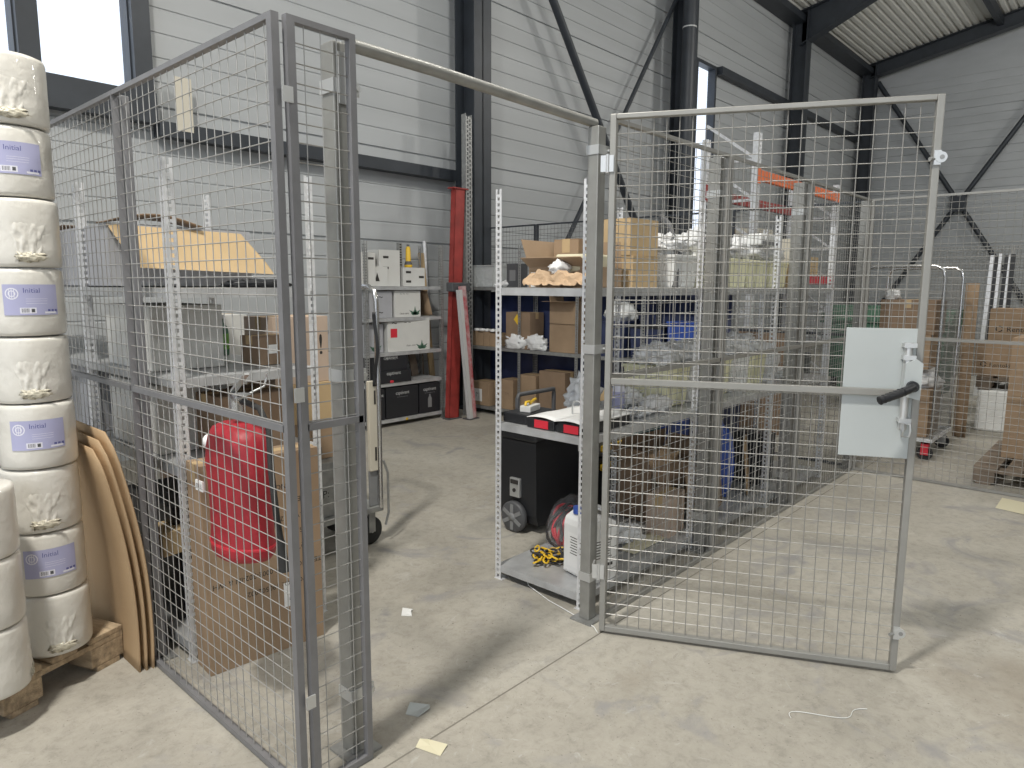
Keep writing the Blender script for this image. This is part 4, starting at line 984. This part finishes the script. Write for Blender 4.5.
for k in range(9):
    a0 = k*.7; rr = .105+.018*math.sin(k*2.3); pts = []
    for i in range(22):
        a = a0+i*2*PI/20; pts.append((rr*math.cos(a)*(1+.1*math.sin(k)), .05*math.sin(k*1.9)+.02*math.sin(a*2+k), .15+rr*1.02*math.sin(a)))
    m = MB(); m.tube(pts, .008, 8); m.build('red_cable' if k % 2 == 0 else 'black_cable', 'redb' if k % 2 == 0 else 'rubber', t)
m = MB(); m.bar((-.06, -.06, .12), (-.02, -.07, .19), .03, .02); m.bar((.02, -.07, .20), (.07, -.06, .16), .03, .02); m.build('red_clamp', 'redb', t, bev=.004)
m = MB(); m.lump((0, 0, .0), (.165, .11, .185), 33, .18, 2.2, 22); m.build('bag_film', 'bagc', t)
m = MB()
def links(mb, pts, mi):
    for i, (p, a) in enumerate(pts):
        X = Matrix.Translation(p) @ Matrix.Rotation(a, 4, 'Z') @ Matrix.Rotation(R(35 if i % 2 else -30), 4, 'X')
        q = [X @ Vector((.022*math.cos(t_)+(.012 if math.cos(t_) > 0 else -.012), .014*math.sin(t_), 0)) for t_ in [j*2*PI/12 for j in range(12)]]
        mb.tube(q, .005, 6, mi, closed=True)
py, pb = [], []
for i in range(16):
    u = i/15; p = Vector((2.66+.13*u+.02*math.sin(i*1.3), 2.22-.10*u+.03*math.sin(i*.9), BZ+.022+.012*(i % 3)))
    (py if (i//2) % 2 == 0 else pb).append((p, i*.9))
    (pb if i % 2 else py).append((p+Vector((.03, .04, .012)), i*1.7+.5))
mm = MB(); links(mm, py, 0); o = tag(mm.build('plastic_chain', 'yellow'), 'yellow and black plastic chain heaped beside the canister', 'chain')
mm = MB(); links(mm, pb, 0); mm.build('black_links', 'rubber', o)
carton('pale pink carton on the right bottom shelf behind bags', (3.56, 2.00, BZ), (.22, .15, .24), R(8), 'pink')
open_carton('opened_carton', 'open brown carton of paper scraps on the right bottom shelf', (3.86, 2.24, BZ), (.5, .26, .34), R(-4), 'kraftd', [('-y', .13, R(150)), ('+y', .16, R(-12)), ('-x', .14, R(30)), ('+x', .13, R(30))])
m = MB(); m.lump((3.86, 2.24, BZ+.23), (.2, .10, .10), 44, .5, 3); tag(m.build('kraft_scraps', 'kpaper'), 'brown paper scraps filling the open carton', 'paper scraps')
def board(label, x0, x1, y0, y1, z1, mt_='kraft', lean=.05):
    m = MB(); m.grid(2, 4, lambda u, v: (x0+(x1-x0)*u+lean*v*.3, y0+(y1-y0)*u+lean*v, BZ+.001+(z1-BZ)*v), 0, True, th=.008); return tag(m.build('cardboard_sheet', mt_), label, 'cardboard sheet')
board('upright cardboard sheet on the bottom shelf before the open carton', 3.72, 4.02, 1.93, 1.95, .42)
board('taller cardboard sheet leaning on the bottom shelf near the first fence post', 4.05, 4.30, 1.94, 2.00, .50)
board('cardboard sheet right of the first fence post on bottom shelf', 4.58, 4.78, 1.95, 2.02, .46, 'sheet')
m = MB(); m.lump((3.28, 2.10, BZ), (.13, .10, .05), 61, .45, 3, 16, ridge=True); tag(m.build('grey_film', 'bag'), 'crumpled grey film on the bottom shelf right of canister', 'film')
m = MB(); m.grid(4, 3, lambda u, v: (3.12+.36*u, 1.93+.10*v, BZ+.003+.02*math.sin(u*3)*v), 0, True, th=.002); tag(m.build('paper_sheet', 'cream'), 'pale paper sheet lying flat on the right bottom shelf edge', 'paper')
for k, (x, y, w_, d, h, mt_, lb) in enumerate(((3.36, 2.80, .30, .3, .62, 'teal', 'teal bin on the floor behind the right shelving'), (4.72, 2.74, .40, .3, .66, 'blue', 'bright blue bin on the floor behind the right shelving'), (5.20, 2.74, .42, .34, .64, 'navy', 'navy bin next to the bright blue bin behind right shelving'), (5.62, 2.74, .36, .34, .60, 'navy', 'navy bin at the far end behind right shelving'))):
    x += .02
    if k == 0: x, y = 4.39, 2.76
    t = thing('storage_bin', lb, 'bin', (x, y, 0), 0, 'bins on the floor behind the right shelving')
    m = MB(); m.prism([(-w_/2*.86, 0), (w_/2*.86, 0), (w_/2, h), (-w_/2, h)], -d/2, d/2); m.build('bin_body', mt_, t, bev=.01)
    m = MB(); m.box(-w_/2-.012, w_/2+.012, -d/2-.012, d/2+.012, h+.0005, h+.03); m.build('bin_lid', 'tubw' if k == 0 else mt_, t, bev=.006)
m = MB(); m.lump((4.46, 2.12, BZ), (.10, .12, .30), 66, .2, 2); tag(m.build('blue_bag', 'blue'), 'bright blue bag standing on the bottom shelf beside cardboard sheets', 'bag')
t = thing('black_case', 'black slanted case on the right bottom shelf past the fence post', 'case', (4.98, 2.1, BZ), 0)
m = MB(); m.prism([(-.12, 0), (.12, 0), (.14, .36), (-.04, .36)], -.12, .12); m.build('case_body', 'black', t, bev=.01); m = MB(); m.tube([(.0, 0, .36), (.0, 0, .39), (.09, 0, .39), (.09, 0, .36)], .008, 8); m.build('case_handle', 'dgrey', t)

# ------------------------------------------------------------------ beyond the cage: pallet rack
def rack_frame(label, x, y0, y1, h):
    t = thing('rack_ladder', label, 'rack frame', (x, y0, 0), 0)
    d = y1-y0
    for yy in (0, d):
        m = MB(); n = int(h/.05)
        m.box(-.04, -.034, yy-.035, yy+.035, 0, h); m.box(.034, .04, yy-.035, yy+.035, 0, h)
        for a in (-.034, .012): m.box(a, a+.022, yy-.035, yy-.03, 0, h)
        for k in range(n): m.box(-.012, .012, yy-.035, yy-.03, k*.05, k*.05+.03)
        m.box(-.06, .06, yy-.06, yy+.06, 0, .006); m.build('upright', 'galv', t)
    z = .25; k = 0
    while z < h-.25:
        m = MB(); m.bar((0, 0, z), (0, d, z+(.0 if k % 2 == 0 else .45)), .03, .03, up=(1, 0, 0)); m.build('brace', 'galv', t)
        if k % 2: z += .45
        k += 1
    return t
RX0, RX1, RY0, RY1 = 8.0, 10.75, 3.49, 4.12
rack_frame('near perforated frame of the orange-beam pallet rack', RX0, RY0, RY1, 3.24)
rack_frame('far perforated frame of the orange-beam pallet rack', RX1, RY0, RY1, 2.95)
def rbeam(label, y, z, mt_, x0=RX0, x1=RX1):
    m = MB(); m.box(x0+.042, x1-.042, y-.025, y+.025, z-.06, z+.06); o = m.build('rack_beam', mt_, None, bev=.005); tag(o, label, 'rack beam')
    q = MB()
    for x in (x0, x1): q.box(x-.045, x+.045, y-.04, y-.0352, z-.10, z+.10)
    q.build('end_connector', mt_, o)
rbeam('top front orange rack beam', RY0, 2.78, 'orange'); rbeam('top rear red-orange rack beam behind the front one', RY1, 2.62, 'redp')
rbeam('lower front red rack beam carrying cream boxes', RY0, 1.60, 'redb'); rbeam('lower rear red rack beam', RY1, 1.60, 'redb')
m = MB()
for k in range(20): m.box(RX0+.08+k*.13, RX0+.18+k*.13, RY0-.02, RY1+.02, 1.661, 1.68)
tag(m.build('rack_deck', 'woodd'), 'wooden slat deck lying on the lower red rack beams', 'rack deck')
carton('large cream carton on the rack deck, left end', (8.45, 3.80, 1.681), (.55, .5, .52), 0, 'beige')
carton('pink carton on the rack deck behind the second fence post', (9.1, 3.80, 1.681), (.45, .5, .40), 0, 'pink')
carton('cream upright carton on the rack deck, right part', (9.72, 3.75, 1.681), (.34, .4, .46), 0, 'beige', tape=None)
carton('small tan carton on the rack deck, right end', (10.25, 3.75, 1.681), (.3, .4, .24), 0, 'tan')
for k, (x, h, mt_) in enumerate(((8.5, .62, 'grey'), (9.25, .70, 'kraftd'), (9.95, .58, 'dgrey'))):
    carton(['grey crate on the floor under the pallet rack', 'dark brown carton on the floor under the pallet rack', 'dark crate on the floor under the pallet rack'][k], (x, 3.8, 0), (.62, .55, h), 0, mt_)
# second rack column of goods between rack and fence
for k, (x, y, w_, h, mt_, lb) in enumerate(((7.3, 4.55, .5, 1.15, 'dgrey', 'tall dark cabinet behind the far shelving'), (7.25, 3.6, .5, 1.0, 'navy', 'navy bin behind the blue shelf bins'), (7.3, 2.95, .5, 1.05, 'kraftd', 'dark brown carton tower beyond the far cage end'))):
    carton(lb, (x, y, 0), (w_, .5, h), 0, mt_, tape=None)
# green waste containers
def container(label, x, y, rz):
    t = thing('waste_container', label, 'waste container', (x, y, 0), rz, 'green waste containers')
    m = MB(); m.prism([(-.55, .18), (.55, .18), (.62, 1.05), (-.62, 1.05)], -.42, .42); m.build('container_body', 'green', t, bev=.03)
    m = MB()
    m.prism([(-.40, 1.0505), (.40, 1.0505), (.42, 1.10), (.26, 1.24), (-.26, 1.24), (-.42, 1.10)], -.66, .66, X=Matrix.Rotation(R(90), 4, 'Z')); m.build('container_lid', 'green', t, bev=.02)
    m = MB(); m.box(-.66, .66, -.46, -.43, .98, 1.03); m.build('front_rim', 'green', t, bev=.008)
    for sx in (-1, 1):
        for sy in (-1, 1):
            m = MB(); m.cyl((sx*.45-.02, sy*.32, .085), (sx*.45+.02, sy*.32, .085), .085, n=18); m.box(sx*.45-.03, sx*.45+.03, sy*.32-.03, sy*.32+.03, .13, .185); m.build('castor', 'rubber', t)
container('green waste container right of the lock plate top edge', 9.9, 2.35, R(-90))
container('green waste container farther left behind the shelving', 9.9, 1.0+3.05-.1, R(-90)) if 0 else container('green waste container behind the roll cage', 11.4, 3.0, R(-90))

# ------------------------------------------------------------------ roll cage
RCX0, RCX1, RCY0, RCY1 = 6.86, 7.66, 1.29, 1.95
t = thing('roll_cage', 'wire roll cage with tube end frames and cartons behind the right fence', 'roll cage', (RCX0, RCY0, 0), 0)
W_, D_ = RCX1-RCX0, RCY1-RCY0
m = MB()
m.box(0, W_, 0, .03, .17, .20); m.box(0, W_, D_-.03, D_, .17, .20); m.box(0, .03, .03, D_-.03, .17, .20); m.box(W_-.03, W_, .03, D_-.03, .17, .20)
for k in range(6): m.box(.03, W_-.03, .08+k*.1, .10+k*.1, .175, .195)
m.build('cage_base', 'galv', t)
for x in (0.015, W_-.015):
    m = MB(); m.tube([(x, .015, .19), (x, .015, 1.60), (x, .03, 1.66), (x, .08, 1.69), (x, D_-.08, 1.69), (x, D_-.03, 1.66), (x, D_-.015, 1.60), (x, D_-.015, .19)], .014, 10); fr = m.build('end_frame', 'chrome', t)
    m = MB()
    for k in range(1, 7): y = D_*k/7; m.box(x-.002, x+.002, y-.002, y+.002, .2, 1.68) if x > .1 else None
    for k in range(1, 7): m.box(x-.003, x+.003, .02, D_-.02, .2+k*.21-.003, .2+k*.21+.003) if x > .1 or k in (3, 6) else None
    m.build('end_wires', 'wire', fr)
m = MB()
for k in range(1, 16): x = W_*k/16; m.box(x-.0022, x+.0022, .01, .014, .2, 1.60)
for k in range(8): z = .22+k*.197; m.box(.02, W_-.02, .014, .02, z-.0025, z+.0025)
m.build('side_mesh', 'wire', t)
for i, (x, y) in enumerate(((.06, .06), (W_-.06, .06), (.06, D_-.06), (W_-.06, D_-.06))):
    m = MB(); m.cyl((x-.016, y, .062), (x+.016, y, .062), .062, n=20); c = m.build('castor', 'rubber', t)
    m = MB(); m.box(x-.03, x-.022, y-.03, y+.03, .05, .17); m.box(x+.022, x+.03, y-.03, y+.03, .05, .17); m.box(x-.03, x+.03, y-.03, y+.03, .15, .168); m.build('castor_fork', 'redb' if i == 0 else 'galvd', c)
GCG = 'cartons in the roll cage'
carton('brown carton at the bottom of the roll cage', (7.14, 1.60, .201), (.44, .5, .42), 0, 'kraft', group=GCG)
carton('brown carton with dark mark in the middle of the roll cage', (7.14, 1.62, .80), (.44, .48, .30), 0, 'kraft', group=GCG, texts=(('i', .14, '-x', 0, .14, 'ink'),))
carton('brown carton on top of the roll cage load', (7.14, 1.58, 1.101), (.42, .44, .30), 0, 'kraftd', group=GCG)
m = MB(); m.lump((7.10, 1.55, .621), (.18, .22, .10), 81, .35, 2.5, 18, ridge=True); tag(m.build('white_bag', 'whiteb'), 'white plastic bag squeezed between cartons in the roll cage', 'bag')
m = MB(); m.lump((7.50, 1.55, .20), (.10, .18, .38), 83, .3, 2.2, 18, ridge=True); tag(m.build('white_bag', 'whiteb'), 'tall white plastic bag at the far side of the roll cage', 'bag')
m = MB()
m.lump((7.05, 1.74, 1.403), (.07, .06, .05), 85, .5, 3); tag(m.build('white_rag', 'whiteb'), 'white rag heap on the topmost roll cage carton', 'rag')
m = MB(); m.grid(4, 8, lambda u, v: (8.25+.02*math.sin(u*9), 1.27+.11*u, 1.55*v+.001), 0, True, th=.012); tag(m.build('cardboard_sheet', 'kraft'), 'tall tan cardboard sheet standing behind the roll cage', 'cardboard sheet')

# ------------------------------------------------------------------ right pallets with boxes
o = pallet('weathered pallet carrying the tall brown box pair behind the right fence', (6.36, .47, 0), 0, 1.2, .86, 'woodd')
GP = 'tall brown boxes on the right pallet'
def tall(label, x, y, z, h, w_=.58, d=.80): return carton(label, (x, y, z), (w_, d, h), 0, 'kraft', group=GP)
tall('lower tall brown box on the right pallet', 7.10, .385, .1445, .50)
tall('upper tall brown box on the right pallet', 7.10, .385, .6455, .47)
m = MB(); m.prism([(0, 0), (.10, 0), (.05, .08)], -.01, .01); tag(m.build('grey_wedge', 'grey', None, loc=(6.22, .42, .0)), 'small grey triangular plate lying at the foot of the right fence', 'plate')
# white wrapped load, pallet and branded cartons behind
m = MB(); m.box(-.5, .5, -.46, .46, 0, .44); o = tag(m.build('white_wrapped_load', 'tubw', None, bev=.02, loc=(9.3, .82, .0)), 'white wrapped load standing on floor under the dark pallet', 'pallet load')
pallet('dark pallet lying on the white wrapped load under printed cartons', (8.8, .90, .441), 0, 1.05, .8, 'woodd')
def brand(label, x, y, z, w_, d, h): return carton(label, (x, y, z), (w_, d, h), 0, 'kraft', texts=((swirl, .10, '-x', -d/2+.17 if 0 else .14, h*.46, 'ink'), ('Rentokil', .105, '-x', -.13 if 0 else .14+.28, h*.44, 'ink')), group='printed brown cartons on the dark pallet')
carton('printed brown carton with swirl mark on the dark pallet, in front', (9.12, .97, .586), (.55, .74, .34), 0, 'kraft', texts=((swirl, .062, '-x', -.285, .12, 'ink'), ('Rentokil', .058, '-x', -.135, .115, 'ink')), group='printed brown cartons on the dark pallet')
carton('higher printed brown carton with swirl mark, behind the front one', (9.98, .84, .586), (.55, .95, .75), 0, 'kraft', texts=((swirl, .11, '-x', -.30, .50, 'ink'), ('Rentokil', .11, '-x', .0, .49, 'ink')), group='printed brown cartons on the dark pallet', cat='box') if 0 else None
m = MB(); m.box(-.5, .5, -.5, .5, 0, .62); tag(m.build('white_wrapped_load', 'tubw', None, bev=.02, loc=(10.62, .92, 0)), 'second white wrapped load farther behind under the higher carton', 'pallet load')
carton('higher printed brown carton with swirl mark, behind the front one', (10.42, .92, .621), (.55, 1.0, .64), 0, 'kraft', texts=((swirl, .08, '-x', -.395, .40, 'ink'), ('Rentokil', .085, '-x', -.18, .395, 'ink')), group='printed brown cartons on the dark pallet')
m = MB(); m.lump((10.35, .62, 1.282), (.10, .14, .05), 93, .3, 2); tag(m.build('tan_scrap', 'tan'), 'crumpled tan paper on top of the higher printed carton', 'paper')
for k, (y, mt_, h, wd) in enumerate(((1.70, 'galv', 1.95, .05), (1.645, 'black', 1.94, .035), (1.59, 'galv', 1.97, .035), (1.535, 'black', 1.95, .045), (1.49, 'galv', 1.95, .03), (1.445, 'black', 1.96, .05))):
    m = MB(); m.bar((11.6, y, .002), (11.75, y-.02+.01*(k % 3), h), wd, .04, up=(1, 0, 0))
    tag(m.build('metal_profile', mt_), '%s upright profile of the bundle behind the printed cartons, %s' % ('black' if mt_ == 'black' else 'silver', ['first from the roll cage', 'second from the roll cage', 'third from the roll cage', 'fourth from the roll cage', 'fifth from the roll cage', 'last from the roll cage'][k]), 'profile', 'upright profiles behind the printed cartons')
m = MB(); m.box(11.80, 11.86, .9, 1.95, 1.20, 1.24) ; m.box(11.80, 11.86, .92, .98, 0, 1.2); m.box(11.80, 11.86, 1.88, 1.94, 0, 1.2); tag(m.build('support_rail', 'galvd'), 'grey support rail holding the upright profiles', 'rail')
# red and white sign on the gable wall
t = thing('wall_sign', 'small red and white sign fixed on the distant mesh panel', 'sign', (14.17, 1.58, 2.20), R(-90))
m = MB(); m.box(-.0, .75, -.012, 0, -.14, .15); m.build('sign_board', 'inkw', t)
m = MB(); m.box(.06, .73, -.0145, -.0125, -.02, .12); m.build('red_field', 'redb', t)
m = MB()
for k in range(6): m.box(.10+k*.105, .165+k*.105+.02*(k % 2), -.016, -.0147, .03+.012*(k % 2), .075)
m.build('white_mark', 'paper', t)
m = MB()
for k in range(7): m.box(.03+k*.10, .09+k*.10, -.0145, -.0125, -.11, -.05)
m.build('dark_mark', 'ink', t)

# ------------------------------------------------------------------ litter on the floor
def flat_bit(name, label, pts, z, mt_, cat, curl=.01):
    n = len(pts); c = Vector((sum(p[0] for p in pts)/n, sum(p[1] for p in pts)/n, 0))
    m = MB(); vs = [(c.x, c.y, z)]+[(x, y, z+curl*(i % 2)) for i, (x, y) in enumerate(pts)]
    vs2 = [(x, y, zz+.0012) for x, y, zz in vs]
    fs = [(0, i+1, (i+1) % n+1)[::-1] for i in range(n)] + [(n+1, n+2+i, n+2+(i+1) % n) for i in range(n)] + [(i+1, (i+1) % n+1, n+2+(i+1) % n, n+2+i) for i in range(n)]
    m.add(vs+vs2, fs); return tag(m.build(name, mt_), label, cat)
flat_bit('paper_tag', 'cream paper tag lying on the floor joint in the doorway', [(1.362, 1.655), (1.395, 1.672), (1.418, 1.655), (1.438, 1.582), (1.388, 1.562)], .001, 'cream', 'paper tag', .006)
flat_bit('film_scrap', 'grey torn film scrap on the floor above the paper tag', [(1.455, 1.82), (1.50, 1.85), (1.55, 1.80), (1.525, 1.77), (1.475, 1.775)], .001, 'plate', 'film', .012)
flat_bit('paper_scrap', 'small white paper scrap on doorway floor beside the narrow panel', [(1.92, 2.42), (1.96, 2.46), (2.0, 2.43), (1.97, 2.41), (1.95, 2.38)], .001, 'paper', 'paper', .012)
flat_bit('paper_sheet', 'white paper sheet on floor at the right edge in front of the fence', [(5.72, .66), (6.02, .66), (5.98, .40), (5.66, .46)], .001, 'cream', 'paper', .004)
m = MB(); m.tube([(2.36+.24*i/24, .80-.20*i/24+.05*math.sin(i*.35)*(1-i/40), .003) for i in range(25)], .0013, 6); tag(m.build('clear_strip', 'tubw'), 'thin white tape strip lying on floor in front of the gate', 'tape')
m = MB(); m.tube([(2.585, 2.23, .035), (2.56, 2.20, .006), (2.50, 2.02, .005), (2.47, 1.87, .005), (2.43, 1.70, .005), (2.40, 1.66, .004)], .0025, 6); tag(m.build('clear_strap', 'tubw'), 'white strap trailing from the bottom shelf to the doorway post', 'strap')
m = MB(); m.box(-.07, .07, -.004, 0, 0, .44); tag(m.build('beige_strip', 'beige', None, loc=(2.74, 6.2595, 2.80)), 'pale narrow plate fixed on the long wall above the girt', 'plate')

# ------------------------------------------------------------------ light
wd = bpy.data.worlds.new('overcast_sky'); bpy.context.scene.world = wd; wd.use_nodes = True
bg = wd.node_tree.nodes['Background']; bg.inputs['Color'].default_value = (.86, .92, 1.0, 1); bg.inputs['Strength'].default_value = 1.5
def lamp(name, loc, size, power, col=(1, .96, .88), rot=(0, 0, 0), shape='DISK'):
    l = bpy.data.lights.new(name, 'AREA'); l.shape = shape; l.size = size; l.energy = power; l.color = col
    o = bpy.data.objects.new(name, l); COL.objects.link(o); o.location = loc; o.rotation_euler = rot; return o
lamp('high_bay_lamp', (-.65, 1.45, 6.3), .5, 400)
for x, y, e in ((4.6, 1.6, 200), (11.5, .5, 290), (17.5, -1.5, 190), (4.4, -5, 300)):  # added fill lights without fittings, to brighten roof deck, cage goods and far walls
    l = bpy.data.lights.new('fill_light', 'POINT'); l.energy = e; l.color = (1, .97, .91); l.shadow_soft_size = .3
    o = bpy.data.objects.new('fill_light', l); COL.objects.link(o); o.location = (x, y, 6.2)

# ------------------------------------------------------------------ camera
cd = bpy.data.cameras.new('camera'); co = bpy.data.objects.new('camera', cd); COL.objects.link(co)
f_, pit, rol, yaw, hh = 700.3723, .14, .0045, .7357, 1.512
fw = Vector((math.cos(yaw)*math.cos(pit), math.sin(yaw)*math.cos(pit), -math.sin(pit)))
r0 = Vector((math.sin(yaw), -math.cos(yaw), 0)); u0 = r0.cross(fw)
r1 = r0*math.cos(rol)+u0*math.sin(rol); u1 = -r0*math.sin(rol)+u0*math.cos(rol)
co.matrix_world = Matrix(((r1.x, u1.x, -fw.x, 0), (r1.y, u1.y, -fw.y, 0), (r1.z, u1.z, -fw.z, hh), (0, 0, 0, 1)))
cd.sensor_width = 36; cd.lens = f_/1024*36; cd.clip_start = .05; cd.clip_end = 200
sc = bpy.context.scene; sc.camera = co
vs_ = sc.view_settings; vs_.view_transform = 'Standard'; vs_.look = 'None'; vs_.gamma = 1; vs_.use_curve_mapping = False; vs_.exposure = 0.1
